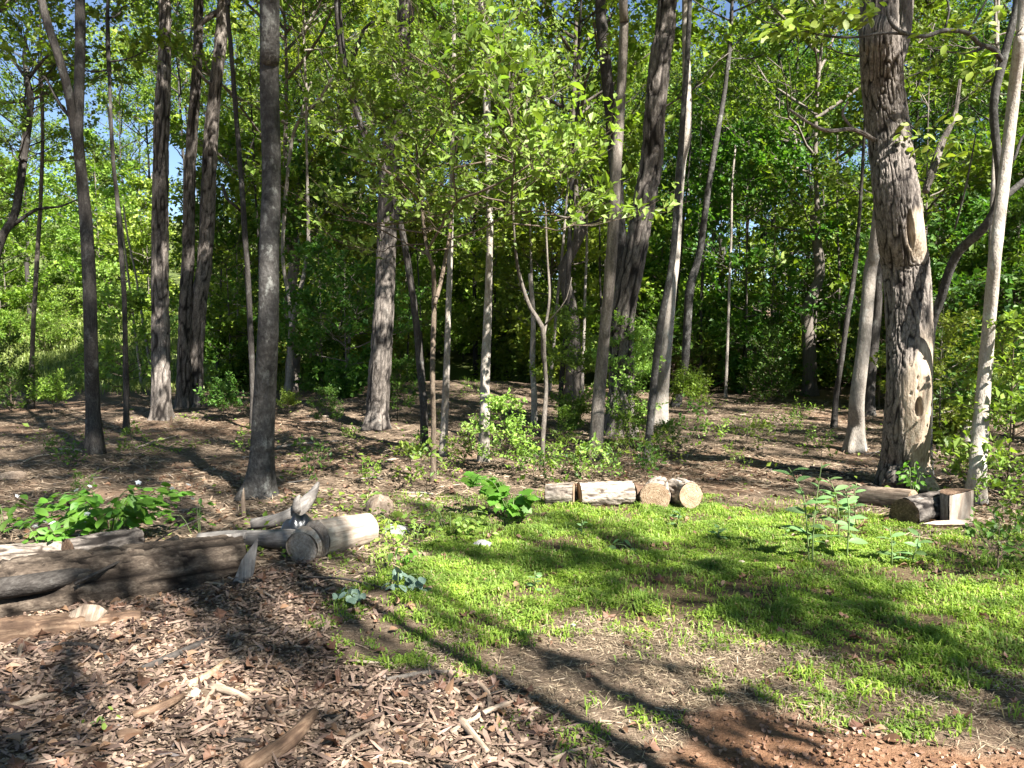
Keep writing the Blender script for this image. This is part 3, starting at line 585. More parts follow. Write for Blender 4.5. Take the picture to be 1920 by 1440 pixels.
# bright leaves on the overhanging branch and shoots of the curved tree
cb_ = np.array(curved.location); pos, ax, nr, sz = [], [], [], []
def spray(px, py, D, n, sp, size):
    for _ in range(n):
        p = at(px + RNG.normal(0, sp[0]), py + RNG.normal(0, sp[1]), D + RNG.normal(0, .15)) - cb_
        pos.append(p); ax.append(RNG.normal(0, 1, 3) * [1, .6, .4] + [-.6, 0, -.25]); nr.append(np.array([0, -.2, .5]) + SUN * .5 + RNG.normal(0, .35, 3)); sz.append(size * RNG.uniform(.7, 1.3))
for a_, b_, n_ in ((1455,62,20),(1490,45,26),(1530,52,32),(1570,40,34),(1605,30,28),(1500,15,22),(1560,8,26),(1620,8,16),(1740,60,5),(1790,45,8),(1850,62,8),(1840,120,8),(1800,100,6),(1870,30,8)): spray(a_, b_, 6.9, n_, (20, 12), .098)
for a_, b_, n_ in ((1720,242,14),(1760,262,14),(1800,230,14),(1735,290,10),(1775,300,10),(1820,280,8),(1700,265,6)): spray(a_, b_, 7.6, n_, (18, 12), .09)
lvs = (np.array(pos), np.array(ax), np.array(nr), np.array(sz)); leaf_objs(curved, leaf_mesh_mat('ovate', M['leaf_yellow']), lvs, range(len(pos)), M['leaf_yellow'])

# ------------------------------------------------------------------ trees added outside the frame to shade the clearing, woods behind it
for k, (x, y, hb, s, sz_, tag_) in enumerate(((1.0, -2.6, 4.4, .60, 1.45, 'shading the bottom left chips'), (3.7, -1.5, 4.4, .52, 1.6, 'shading the rotting log'), (6.7, -2.2, 4.6, .40, .72, 'shading the left of the grass'), (9.7, -1.9, 5.0, .42, .62, 'shading the right of the grass'), (9.4, 2.4, 6.6, .5, 1.2, 'shading the litter left of the big tree'),
        (12.6, 5.0, 6.6, .72, 1.1, 'shading the dark woods'), (-1.6, -3.4, 4.4, .6, 1.0, 'behind the left chips'), (13.5, 9.0, 6.6, .8, 1.1, 'at the right end of the clearing'), (5.6, -4.6, 5.6, .42, .9, 'shading the middle chips'), (8.3, -3.8, 4.8, .38, .85, 'shading the bare soil'), (2.5, -3.2, 4.6, .5, 1.7, 'shading the left litter'), (5.3, -.7, 4.6, .33, 1.6, 'shading the silvery plants'), (8.0, .8, 5.0, .33, 1.1, 'shading the middle logs'), (11.4, .6, 5.4, .4, .8, 'shading the tall weeds'), (.2, -4.6, 4.6, .6, 1.2, 'behind the long log'))):
    bg_tree('shade_tree', 'tall leafy tree outside the picture, ' + tag_, x, y, .055, hb, s, k, 'leaf', None, 'bark', True, k, sz_)
for k, (tx, ty, s, tag_) in enumerate(((-4.6, 9.5, .6, 'shading the litter left of the lone dark trunk'), (-.3, 12.2, .48, 'shading the wavy pale trunk foot'), (1.3, 9.4, .36, 'shading the ground behind the middle logs'), (3.4, 12.0, .55, 'shading the far litter at right'), (-6.4, 11.2, .6, 'shading the twin trunks'), (-3.0, 7.4, .36, 'shading the lone dark trunk foot'), (5.6, 10.0, .4, 'shading the litter behind the big tree'), (-6.6, 8.0, .45, 'shading the forked tree foot'))):
    bg_tree('shade_tree', 'very tall slim tree outside the picture, ' + tag_, tx + math.sin(SUN_AZ) * 14.4, ty + math.cos(SUN_AZ) * 14.4, .045, 12.5, s, k, 'leaf', None, 'bark', True, k, .7)
for k in range(18):   # more woods behind the viewpoint, added to block low skylight
    a_ = math.radians(100 + 17 * k) ; d_ = 19 + 5 * ((k * 7) % 5) / 4
    bg_tree('shade_tree', 'tall shade tree added to the woods behind the viewpoint', 3 + d_ * math.sin(a_), -2 + d_ * math.cos(a_) if abs(math.cos(a_)) > .2 else 1.0, .17, 3.5, 1.1, k, 'leaf', 'trees of the woods behind the viewpoint', 'bark', False, k)
LAND = [(-40, 'the left picture edge'), (62, 'the very thin grey tree'), (168, 'the forked dark tree'), (301, 'the thick patchy trunk'), (362, 'the twin trunks'), (467, 'the thin dark tree'), (503, 'the lone dark trunk'), (552, 'the V-shaped pale tree'), (640, 'the narrow dark gap'), (716, 'the broad mottled trunk'), (812, 'the leafy sapling stem'), (912, 'the wavy pale trunk'), (998, 'the pale snag'), (1064, 'the dark fork tree'), (1136, 'the mottled pale trunk'),
        (1190, 'the thick leaning trunk'), (1250, 'the bright pale trunk'), (1296, 'the leaning grey tree'), (1430, 'the darkest gap'), (1590, 'the thin leaning stem'), (1625, 'the banded pale trunk'), (1705, 'the big furrowed tree'), (1790, 'the curved tree'), (1852, 'the right edge trunk'), (1960, 'the right picture edge')]
def where(px, y):
    k = min(range(len(LAND)), key=lambda i: abs(LAND[i][0] - px)); d = 'close behind' if y < 20 else 'behind' if y < 26 else 'well behind' if y < 34 else 'far behind'
    return '%s %s, %s' % (d, LAND[k][1], 'off its left' if px < LAND[k][0] - 14 else 'off its right' if px > LAND[k][0] + 14 else 'in line with it')
def near(px):
    k = min(range(len(LAND)), key=lambda i: abs(LAND[i][0] - px)); return 'below %s, %s' % (LAND[k][1], 'off its left' if px < LAND[k][0] - 14 else 'off its right' if px > LAND[k][0] + 14 else 'in line with it')
LC = {'wood_stick': 'tan', 'wood_rot': 'brown', 'wood_pale': 'pale', 'wood_grey': 'grey', 'leaf': 'green', 'leaf_deep': 'dark green', 'leaf_yellow': 'yellow-green', 'leaf_bright': 'bright green', 'bark': 'brown', 'bark_dark': 'dark', 'bark_smooth': 'grey', 'bark_pale': 'pale'}
R2 = np.random.default_rng(21); spots = []
def free(x, y, d):
    return all((x - a)**2 + (y - b)**2 > d * d for a, b in spots)
n = 0
while n < 96:
    y = 15.5 + 46 * R2.uniform()**1.15; x = R2.uniform(-1, 1) * (y * .78 + 3)
    px, _ = project(x, y, 0.)
    if y < 22.5: continue
    if px < 480 and y < 31: continue
    if (px < 140 or 985 < px < 1105 or 400 < px < 480) and R2.uniform() < .72: continue
    if not free(x, y, 1.5): continue
    spots.append((x, y)); n += 1
    right = px > 1250; hb = R2.uniform(3.0, 8.0) + max(0, (y - 30) * .12); sc = R2.uniform(.75, 1.2) + max(0, (y - 35) * .012)
    if (px < 270 or 380 < px < 560 or 860 < px < 1240 or 1330 < px < 1450) and R2.uniform() < .88:
        lim = 1.6 - float(terrain(x, y)) + y * (R2.uniform(.20, .36) if px < 270 else R2.uniform(.27, .42)); hb = min(hb, lim * .38); sc = min(sc, max(.35, (lim - hb) / 9.0))
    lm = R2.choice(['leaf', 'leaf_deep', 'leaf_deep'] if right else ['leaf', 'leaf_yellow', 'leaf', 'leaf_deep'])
    bk = R2.choice(['bark_dark', 'bark_dark', 'bark_smooth'])
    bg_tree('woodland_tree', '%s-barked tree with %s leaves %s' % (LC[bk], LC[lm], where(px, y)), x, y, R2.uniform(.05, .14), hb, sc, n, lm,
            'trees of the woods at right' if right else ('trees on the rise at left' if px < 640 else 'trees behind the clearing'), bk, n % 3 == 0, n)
bg_tree('woodland_tree', 'tree with golden yellow leaves behind the thin dark fork', *G(1090, 720)[:2] + np.array([0, 3.]), .07, 2.8, .42, 2, 'leaf_gold', None, 'bark_dark', True, 1)
n = 0
while n < 125:
    y = 14.5 + 30 * R2.uniform()**1.3; x = R2.uniform(-1, 1) * (y * .74 + 2); px, py = project(x, y, 0.)
    if y < 20 and px < 1230: continue
    if px < 400 and y < 29: continue
    if 1230 < px < 1680 and y < 18.5: continue
    if not free(x, y, 1.05): continue
    spots.append((x, y)); n += 1; right = px > 1250
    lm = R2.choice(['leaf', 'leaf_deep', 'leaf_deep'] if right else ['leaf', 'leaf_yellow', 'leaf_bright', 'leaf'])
    s_ = R2.uniform(.8, 1.7)
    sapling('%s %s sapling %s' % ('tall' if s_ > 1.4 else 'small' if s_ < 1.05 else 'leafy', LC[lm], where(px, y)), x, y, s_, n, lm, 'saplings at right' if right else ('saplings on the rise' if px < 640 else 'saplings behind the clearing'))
n = 0
while n < 120:
    y = 15.5 + 30 * R2.uniform()**1.2; x = R2.uniform(-1, 1) * (y * .72 + 2); px, py = project(x, y, 0.)
    if y < 19 and 250 < px < 1230: continue
    if y < 18 and px < 330: continue
    if px < 430 and y < 26 and R2.uniform() < .6: continue
    n += 1; right = px > 1250
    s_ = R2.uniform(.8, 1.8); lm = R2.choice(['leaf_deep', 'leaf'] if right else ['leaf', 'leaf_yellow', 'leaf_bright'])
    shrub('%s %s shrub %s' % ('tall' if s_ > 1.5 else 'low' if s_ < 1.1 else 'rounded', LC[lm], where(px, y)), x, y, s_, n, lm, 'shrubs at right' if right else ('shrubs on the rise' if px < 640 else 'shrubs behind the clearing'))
for k in range(95):   # thin bare poles deep in the woods
    y = R2.uniform(17.5, 36); x = R2.uniform(-.5, .74) * y
    bk = R2.choice(['bark', 'bark_dark', 'bark_pale'])
    t = thing('bare_pole_tree', 'thin bare %s stem %s' % (LC[bk], where(project(x, y, 0.)[0], y)), 'tree', on_ground(x, y, -.03), R2.uniform(0, 6.28), 'thin stems deep in the woods'); t.rotation_euler = (R2.normal(0, .06), R2.normal(0, .06), R2.uniform(0, 6))
    r_ = R2.uniform(.018, .045); colored(obj('trunk', TR[k % 5], M[bk], t, scale=(r_, r_, R2.uniform(4, 8))), M[bk])
# named shrubs in the middle distance
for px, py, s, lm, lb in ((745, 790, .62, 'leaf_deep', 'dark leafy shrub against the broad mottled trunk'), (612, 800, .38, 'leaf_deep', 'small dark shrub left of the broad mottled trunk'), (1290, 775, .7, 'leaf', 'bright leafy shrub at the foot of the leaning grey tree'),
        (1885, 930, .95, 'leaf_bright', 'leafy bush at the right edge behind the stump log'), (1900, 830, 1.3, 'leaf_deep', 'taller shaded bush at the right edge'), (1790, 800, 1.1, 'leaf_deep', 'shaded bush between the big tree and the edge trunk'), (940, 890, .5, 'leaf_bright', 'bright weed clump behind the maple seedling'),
        (20, 770, .8, 'leaf_deep', 'dark shrub at the foot of the thin left tree'), (100, 775, .6, 'leaf', 'small shrub left of the forked tree'), (420, 790, .6, 'leaf_deep', 'dark shrub right of the twin trunks'), (1180, 845, .45, 'leaf', 'low shrub at the foot of the thick dark tree'), (1250, 850, .3, 'leaf_bright', 'small shrub beside the exposed roots'),
        (1060, 830, .3, 'leaf', 'small shrub right of the crooked stem'), (540, 775, .35, 'leaf', 'little shrub at the foot of the pale V-shaped tree')):
    p = G(px, py); shrub(lb, p[0], p[1], s, len(lb), lm, None)
for px, py, s, lm, lb in ((1075, 800, .45, 'leaf_bright', 'low maple sapling with bright layered leaves before the thick dark tree'), (1170, 815, .42, 'leaf_bright', 'bright layered sapling right against the thick dark tree'), (1760, 830, .55, 'leaf_yellow', 'small sapling with yellow-green leaves right of the big tree'), (650, 745, .9, 'leaf_deep', 'dense dark sapling left of the broad mottled trunk'), (600, 735, 1.1, 'leaf_deep', 'dense dark sapling behind the V-shaped pale tree'), (430, 735, 1.0, 'leaf_deep', 'dark sapling behind the thin dark tree')):
    p = G(px, py); sapling(lb, p[0], p[1], s, len(lb), lm, None)

# ------------------------------------------------------------------ logs, stumps and slabs
def frame_from(p0, p1):
    d = Vector(p1 - p0); return d.to_track_quat('Z', 'Y'), d.length
def cut_log(label, p0, p1, r0, r1, bark='bark_plate', cells=14, amp=.012, ends=(1, 1), endmat='wood_cut', cat='log', name='cut_log', elong=4.4, group=None):
    q, Ln = frame_from(p0, p1); t = thing(name, label, cat, p0, group=group); t.rotation_euler = q.to_euler()
    seed = len(label) % 11; P = np.array([[0, 0, 0], [.008, 0, Ln * .5], [0, 0, Ln]]); R = np.array([r0, (r0 + r1) / 2, r1])
    V, Q, T, info = bark_tube(P, R, 56, .016, amp, cells, False, 0, seed=seed, elong=elong); me = MB().add(V, Q).mesh('bark')
    for nm, arr in (('groove', info[0]), ('bare', info[1])):
        a_ = me.attributes.new(nm, 'FLOAT', 'POINT'); a_.data.foreach_set('value', arr.ravel().astype(np.float32))
    obj('bark', me, M[bark], t)
    for e, z, r in ((0, 0, r0), (1, Ln, r1)):
        if not ends[e]: continue
        n = 40; th = np.arange(n) * 2 * math.pi / n; Vs = [[(0, 0, 0)]]; rings = 7; Tn, Qn = [], []
        for k in range(1, rings + 1):
            rr = r * k / rings * (1 + .05 * (fbm(np.cos(th) + seed, np.sin(th), 2.2, 2) - .5) * 2) * (.985 if k < rings else 1.0)
            zz = .006 * (fbm(np.cos(th) * k, np.sin(th) * k, seed, 2) - .5) - (.004 if k == rings else 0)
            Vs.append(np.stack([rr * np.cos(th), rr * np.sin(th), zz], -1))
        for k in range(n): Tn.append((0, 1 + k, 1 + (k + 1) % n))
        for j in range(rings - 1):
            a = 1 + j * n
            for k in range(n): Qn.append((a + k, a + n + k, a + n + (k + 1) % n, a + (k + 1) % n))
        Vs = np.concatenate([np.array(v, float).reshape(-1, 3) for v in Vs]); 
        if e == 0: Vs[:, 0] *= -1; Vs[:, 2] *= -1
        obj('cut_end', MB().add(Vs, Qn, Tn).mesh('cut_end'), M[endmat], t, (0, 0, z + (.003 if e else -.003)))
    return t
def gz(px, py, D, dz): p = at(px, py, D); return np.array([p[0], p[1], float(terrain(p[0], p[1])) + dz])

cut_log('long rotting log with furrowed bark half buried in the wood chips', gz(-130, 1130, 4.1, .03), gz(455, 1090, 5.0, .02), .26, .19, 'bark_rot', 40, .024, (0, 1), 'wood_rot', name='fallen_log', elong=8)
cut_log('crumbling reddish rotten log at the left edge before the long log', gz(-150, 1200, 3.72, -.03), gz(265, 1190, 4.12, -.05), .15, .08, 'wood_rot', 24, .02, (0, 1), 'wood_rot', name='fallen_log', elong=6)
cut_log('pale barked log behind the white-flowered bramble edge', gz(-40, 1075, 5.2, .03), gz(150, 1062, 5.35, .03), .085, .08, 'bark_log', 12, .008)
cut_log('short mossy log chunk with a rotten dark end', gz(128, 1050, 5.1, .09), gz(262, 1045, 5.5, .08), .095, .085, 'bark_plate', 12, .012, endmat='wood_rot')
cut_log('pale cut log lit by the sun beside the black plastic', gz(592, 1025, 5.2, 0.105), gz(690, 1025, 5.62, 0.095), .135, .12, 'wood_pale', 12, .005, endmat='wood_pale')
cut_log('thin cut log slice leaning on the pale cut log', gz(566, 1028, 5.05, 0.100), gz(580, 1028, 5.13, 0.100), .115, .125, 'wood_pale', 12, .005, endmat='wood_pale')
cut_log('short log with fine bark under the maple seedling', gz(1024, 940, 6.95, 0.080), gz(1077, 940, 6.9, 0.090), .105, .115, 'bark_log', 18, .010)
cut_log('longest bright log with fine furrowed bark behind the grass', gz(1086, 940, 6.9, 0.095), gz(1186, 940, 6.95, 0.095), .12, .118, 'bark_log', 20, .010)
cut_log('narrow brown log piece between the bright log and the round end', gz(1187, 940, 6.98, 0.080), gz(1206, 940, 6.98, 0.080), .10, .10, 'wood_rot', 12, .006)
cut_log('log with its round cut end facing the grass', gz(1228, 942, 6.75, 0.105), gz(1236, 935, 7.15, 0.105), .132, .125, 'bark_log', 16, .010)
cut_log('tilted log chunk at the right end of the middle row', gz(1266, 940, 7.05, 0.100), gz(1296, 940, 6.75, 0.140), .125, .115, 'bark_log', 16, .012)
cut_log('weathered brown log lying before the big tree', gz(1612, 960, 7.15, 0.070), gz(1712, 960, 6.75, 0.080), .095, .105, 'wood_stick', 12, .008)
cut_log('log with a dark round end facing the tall weeds', gz(1695, 985, 6.25, 0.105), gz(1770, 985, 6.6, 0.105), .125, .12, 'bark_plate', 14, .012, endmat='wood_rot')
# upright split log: half round bark, flat split face
t = thing('split_log', 'upright split log with a pale split face at right', 'log', gz(1800, 990, 6.3, -.02)); t.rotation_euler = (0, -.04, math.radians(28))
th = np.linspace(0, math.pi, 20); zs = np.linspace(0, .29, 16); V = []
for z in zs:
    r = .165 + .012 * (fbm(np.cos(th) * 6, np.sin(th) * 6, z * 4, 2) - .5) * 2; V.append(np.stack([r * np.cos(th), r * np.sin(th) * .9, np.full(20, z)], -1))
V = np.array(V); k = np.arange(15)[:, None] * 20 + np.arange(19)[None]; Q = np.stack([k, k + 1, k + 21, k + 20], -1).reshape(-1, 4)
obj('bark', mesh_np('bark', V.reshape(-1, 3), Q), M['bark_plate'], t)
xs = np.linspace(-.163, .163, 14); XX, ZZ = np.meshgrid(xs, zs); YY = -.004 - .02 * (fbm(XX * 30, ZZ * 3, 4, 3) - .2)
k = np.arange(15)[:, None] * 14 + np.arange(13)[None]; obj('split_face', mesh_np('split_face', np.stack([XX, YY, ZZ], -1), np.stack([k, k + 1, k + 15, k + 14], -1).reshape(-1, 4)), M['wood_pale'], t)
top = np.vstack([[(0, .04, .293)], V[-1] + [0, 0, .001]]); obj('cut_end', mesh_np('cut_end', top, np.array([(0, a + 1, a + 2) for a in range(19)] + [(0, 20, 1)])), M['wood_rot'], t)

def limb(name, label, pts, mat, seg=10, amp=.004, cat='branch', step=.05, group=None, side=()):
    P = np.array([p for p, r in pts]); R = np.array([r for p, r in pts]); b0 = P[0].copy(); t = thing(name, label, cat, b0, group=group)
    q, _ = frame_from(P[0], P[-1]); t.rotation_euler = q.to_euler(); Mi = np.array(q.to_matrix())      # local z runs along the wood
    V, Q, T, _ = bark_tube((P - b0) @ Mi, R, seg, step, amp, 0, True, 0, seed=len(label) % 9); me = MB().add(V, Q, T).mesh('stem'); obj('stem', me, M[mat], t)
    for sp in side:
        P2 = (np.array([p for p, r in sp]) - b0) @ Mi; R2_ = np.array([r for p, r in sp]); V, Q, T, _ = bark_tube(P2, R2_, 6, step, amp * .5, 0, True); obj('twig', MB().add(V, Q, T).mesh('twig'), M[mat], t)
    return t
def slab(name, label, outline, D, thick, mat, cat='plank', tilt=0., yaw=0.):
    """a flat piece of wood given by its outline in metres (x, z), with real thickness"""
    o2 = np.array(outline, float); n = len(o2); cx = o2.mean(0); V = []
    for y, s_ in ((-thick / 2, .97), (0, 1), (thick / 2, .97)):
        q = cx + (o2 - cx) * s_; V.append(np.stack([q[:, 0], np.full(n, y) + .006 * np.sin(q[:, 1] * 30), q[:, 1]], -1))
    V = np.concatenate(V); F = [(j * n + a, j * n + (a + 1) % n, (j + 1) * n + (a + 1) % n, (j + 1) * n + a) for j in range(2) for a in range(n)]
    V = np.vstack([V, [(cx[0], -thick * .55, cx[1])], [(cx[0], thick * .55, cx[1])]]); T = [(3 * n, (a + 1) % n, a) for a in range(n)] + [(3 * n + 1, 2 * n + a, 2 * n + (a + 1) % n) for a in range(n)]
    o = obj(name, MB().add(V, F, T).mesh(name, False), M[mat]); tag(o, label, cat, None, 'thing'); o.location = D; o.rotation_euler = (tilt, 0, yaw); return o
slab('bark_slab', 'pointed grey slab of wood stuck upright by the rotting log', [(-.10, -.06), (-.055, .04), (-.02, .13), (.03, .20), (.075, .262), (.083, .25), (.07, .15), (.055, .05), (.02, -.06)], gz(460, 1105, 4.72, 0), .028, 'wood_grey', tilt=-.12, yaw=.25)
slab('bark_slab', 'grey splintered slab lying along the rotting log', [(-.28, -.01), (-.1, .02), (.05, .06), (.2, .075), (.19, .03), (.05, 0), (-.1, -.02)], gz(405, 1085, 4.95, .17), .03, 'wood_grey', tilt=-.5, yaw=.1)
slab('bark_slab', 'long pale slab lying before the upright split log', [(-.22, 0), (-.1, .03), (.15, .045), (.22, .02), (.15, -.01), (-.1, -.015)], gz(1775, 998, 6.1, .02), .07, 'wood_pale', tilt=-.9)
slab('bark_slab', 'curled bark piece in front of the rotting log', [(-.10, -.03), (-.09, .04), (-.03, .08), (.05, .07), (.10, .03), (.06, -.03), (0, -.05)], gz(165, 1200, 4.0, .05), .03, 'wood_stick', tilt=-.8, yaw=.2)
limb('grey_branch', 'thick curved grey branch lying over the rotting log', [(at(-70,1112,3.98), .058), (at(60,1095,4.16), .055), (at(150,1078,4.38), .05), (at(215,1062,4.55), .046), (at(270,1042,4.85), .04), (at(330,1010,5.35), .024)], 'bark_dark', 14, .004)
limb('dark_twig', 'long thin dark twig crossing the grey branch', [(at(140,1095,4.25), .011), (at(200,1065,4.4), .010), (at(265,1032,4.75), .008), (at(320,998,5.2), .005), (at(380,970,5.7), .003)], 'bark_dark', 7, .001)
limb('dark_twig', 'gnarled dark twig right of the grey branch', [(at(300,1068,4.75), .012), (at(345,1050,4.9), .013), (at(390,1022,5.2), .009), (at(410,1012,5.4), .005)], 'bark_dark', 7, .002)
limb('dark_branch', 'short dark branch stub at the left edge over the log', [(at(-40,1080,4.75), .035), (at(20,1070,4.8), .035), (at(55,1058,4.9), .02)], 'bark_dark', 9, .004)
limb('grey_root', 'grey twisted root leading to the pale cut log', [(gz(375,1012,5.5,.06), .05), (gz(430,1020,5.45,.07), .065), (gz(490,1030,5.4,.07), .06), (gz(545,1030,5.3,.09), .075), (gz(570,1020,5.3,.09), .05)], 'wood_grey', 14, .012)
limb('driftwood_stump', 'weathered snag rising to a point behind the black plastic', [(gz(470,985,6.0,.05), .035), (gz(515,975,6.05,.07), .05), (gz(548,970,6.1,.10), .06), (at(570,945,6.15), .06), (at(585,928,6.2), .04), (at(598,904,6.2), .008)], 'wood_grey', 14, .014, side=[[(at(555,960,6.05), .04), (at(556,940,6.05), .03), (at(562,928,6.05), .008)]])
limb('grey_root', 'pale snapped stub poking up behind the bramble', [(gz(457,965,6.4,0), .02), (at(456,935,6.4), .018), (at(457,915,6.4), .004)], 'wood_stick', 8, .003)
# lump of old stump, flat stone
def lump(name, label, p, sx, sy, sz, mat, cat, seed):
    nu, nv = 28, 16; u = np.arange(nu) * 2 * math.pi / nu; v = np.linspace(.0, math.pi * .62, nv); U, Vv = np.meshgrid(u, v)
    d = np.stack([np.cos(U) * np.sin(Vv), np.sin(U) * np.sin(Vv), np.cos(Vv)], -1); r = 1 + .5 * (fbm(d[..., 0] * 2 + seed, d[..., 1] * 2, d[..., 2] * 2, 3) - .5)
    k = np.arange(nv - 1)[:, None] * nu + np.arange(nu)[None]; k2 = np.arange(nv - 1)[:, None] * nu + (np.arange(nu)[None] + 1) % nu
    o = obj(name, mesh_np(name, d * r[..., None] * [sx, sy, sz], np.stack([k, k + nu, k2 + nu, k2], -1).reshape(-1, 4)), M[mat]); o.location = p; return tag(o, label, cat)
lump('old_stump', 'rounded tan stump lump behind the pale cut log', gz(712, 968, 6.6, .0), .12, .12, .14, 'wood_stick', 'stump', 2)
lump('flat_stone', 'flat grey stone right of the pale cut log', gz(742, 1004, 5.9, .0), .11, .09, .07, 'stone', 'stone', 5)
lump('earth_mound', 'pale tan lump of rotten wood at the left edge of the clearing', gz(22, 895, 8.2, 0), .16, .14, .06, 'wood_stick', 'wood lump', 8)
lump('small_stone', 'small tan stone in the grass left of the tall weeds', gz(1390, 1068, 5.15, 0), .035, .03, .03, 'wood_pale', 'stone', 3)
lump('small_stone', 'mossy stone at the left edge of the grass', gz(905, 1035, 5.5, 0), .07, .06, .035, 'stone', 'stone', 4)
lump('small_stone', 'tiny white stone on the bare soil patch', gz(1075, 1190, 4.0, 0), .014, .01, .01, 'petal', 'stone', 6)
lump('bright_wood_lump', 'sunlit pale lump of rotten wood among the chips', gz(365, 1350, 3.15, -.01), .035, .05, .035, 'wood_pale', 'wood lump', 9)
# crumpled black plastic sheet
p = gz(552, 998, 5.75, .0); uu, vv = np.meshgrid(np.linspace(-1, 1, 18), np.linspace(0, 1, 12))
sx = uu * .12 * (1 - .35 * vv) + .04 * vv; szv = .16 * np.sin(vv * 2.0) * (1 - .3 * uu**2) + .012 * np.sin(uu * 7 + vv * 5); syv = -.08 * np.cos(vv * 2.4) + .05 * uu**2
Vp = np.stack([sx, syv, szv], -1); nrm = np.zeros_like(Vp); nrm[..., 1] = .004; nrm[..., 2] = -.003; Vp2 = np.concatenate([Vp.reshape(-1, 3), (Vp + nrm).reshape(-1, 3)])
k = (np.arange(11)[:, None] * 18 + np.arange(17)[None]).ravel(); Qf = np.stack([k, k + 1, k + 19, k + 18], -1)
tag(obj('plastic_sheet', MB().add(Vp2, np.vstack([Qf, Qf[:, ::-1] + 216])).mesh('plastic_sheet'), M['plastic'], loc=p), 'bent piece of glossy black plastic behind the pale cut log', 'plastic')

# ------------------------------------------------------------------ sticks one can pick out
def stick(px0, py0, px1, py1, r, mat, label, bend=.03, lift=.02, seg=8, group=None, r1=None):
    a, b = G(px0, py0), G(px1, py1); mid = (a + b) / 2 + RNG.normal(0, .07 * np.linalg.norm(b - a), 3) * [1, 1, .2]
    for q in (a, mid, b): q[2] = max(q[2], float(terrain(q[0], q[1]))) + r * .6
    mid[2] += lift * .4; limb('stick', label, [(a, r), (mid, r * .95), (b, r1 if r1 else r * .6)], mat, seg, r * .18, 'stick', .03, group)
for a in ((250,1348,345,1308,.020,'wood_rot','thick brown rotten stick left of the sunlit chips'), (350,1292,428,1240,.020,'wood_cut','pale yellow splinter pointing up right over the chips'), (395,1292,470,1318,.018,'wood_stick','reddish stick with a split end by the pale splinter'), (455,1455,590,1345,.034,'wood_rot','thick rotten branch at the bottom edge'),
          (222,1388,268,1380,.020,'wood_rot','short dark wood chunk near the bottom left'), (262,1262,405,1196,.018,'bark_dark','dark curved branch below the rotting log'), (75,1210,205,1242,.013,'bark_dark','thin dark branch under the curled bark piece'), (40,1235,62,1195,.013,'wood_stick','short tan stick standing by the curled bark'),
          (640,1240,726,1246,.008,'wood_pale','straight pale stick at the edge of the chips'), (725,1278,860,1262,.012,'bark','grey branch at the top of the middle chips'), (885,1275,918,1335,.013,'wood_stick','forked-looking tan stick in the middle chips'), (845,1378,1012,1308,.013,'wood_stick','long curved pale stick right of the chips'),
          (862,1352,915,1415,.016,'wood_stick','brown stick sloping down at bottom centre'), (1090,1356,1168,1358,.006,'wood_stick','thin straight twig on the dry grass'), (405,1292,380,1345,.010,'wood_stick','short stick crossing the pale splinter end'), (500,1325,545,1380,.010,'wood_rot','dark sliver left of the bottom branch'),
          (535,1082,740,1108,.007,'bark_dark','dark arching twig before the pale cut log'), (425,1082,540,1140,.006,'wood_pale','thin pale bent twig before the grey slab'), (375,1150,398,1260,.007,'bark_dark','dark thin twig hanging before the rotting log'), (560,1100,640,1070,.006,'bark_dark','thin dark twig below the pale cut log'),
          (690,1100,715,1040,.006,'bark_dark','slim dark twig rising right of the pale cut log'), (255,842,335,818,.016,'wood_pale','pale stick on the litter left of the lone dark trunk'), (320,800,368,764,.012,'wood_rot','reddish stick leaning at the twin trunks'), (1520,878,1645,912,.022,'bark_dark','dark branch on the litter left of the big tree'),
          (1620,905,1668,925,.016,'bark','short curved branch at the foot of the big tree'), (1640,918,1750,945,.010,'wood_stick','arching bare branch over the logs at right'), (1795,985,1850,1008,.014,'wood_grey','grey stick right of the upright split log'), (1790,850,1822,868,.010,'wood_pale','pale twig behind the right edge trunk'),
          (160,898,240,862,.012,'wood_stick','tan stick left of the forked tree shadow'), (520,840,600,832,.014,'wood_pale','pale stick right of the lone dark trunk'), (930,770,985,790,.016,'bark_dark','dark branch on the litter behind the wavy pale trunk'), (40,870,130,850,.012,'wood_pale','pale stick near the left edge'),
          (1010,1440,1100,1405,.010,'wood_stick','tan stick at the bottom centre edge'), (20,1330,120,1300,.014,'wood_stick','brown stick near the bottom left corner'), (120,1420,230,1400,.012,'wood_rot','dark stick at the bottom left edge'), (640,1400,700,1370,.010,'wood_stick','tan stick right of the bottom branch')):
    stick(*a[:6], a[6])
RS = np.random.default_rng(31)
for k in range(70):
    for _ in range(50):
        px, py = RS.uniform(-20, 1150), RS.uniform(1180, 1450)
        if in_poly(np.array([px]), np.array([py]), CHIPS)[0]: break
    an = RS.uniform(-.9, .9); ln = RS.uniform(25, 75); stick(px, py, px + ln * math.cos(an), py - ln * .55 * math.sin(an), RS.uniform(.004, .010), mt_ := RS.choice(['wood_stick', 'wood_rot', 'wood_cut', 'bark_dark']), '%s %s twig in the chips %s' % ('long' if ln > 55 else 'short', LC.get(mt_, 'yellowish'), near(px).replace(', in line with it', '')), .015, .012, 6, 'twigs among the wood chips')
for k in range(60):
    px, py = RS.uniform(-20, 1700), RS.uniform(770, 935); an = RS.uniform(-.5, .5); ln = RS.uniform(25, 70)
    stick(px, py, px + ln * math.cos(an), py - ln * .3 * math.sin(an), RS.uniform(.004, .012), mt_ := RS.choice(['wood_stick', 'wood_pale', 'wood_grey', 'bark_dark']), '%s %s twig on the litter %s' % ('long' if ln > 50 else 'short', LC[mt_], near(px).replace(', in line with it', '')), .03, .015, 6, 'twigs on the clearing floor')

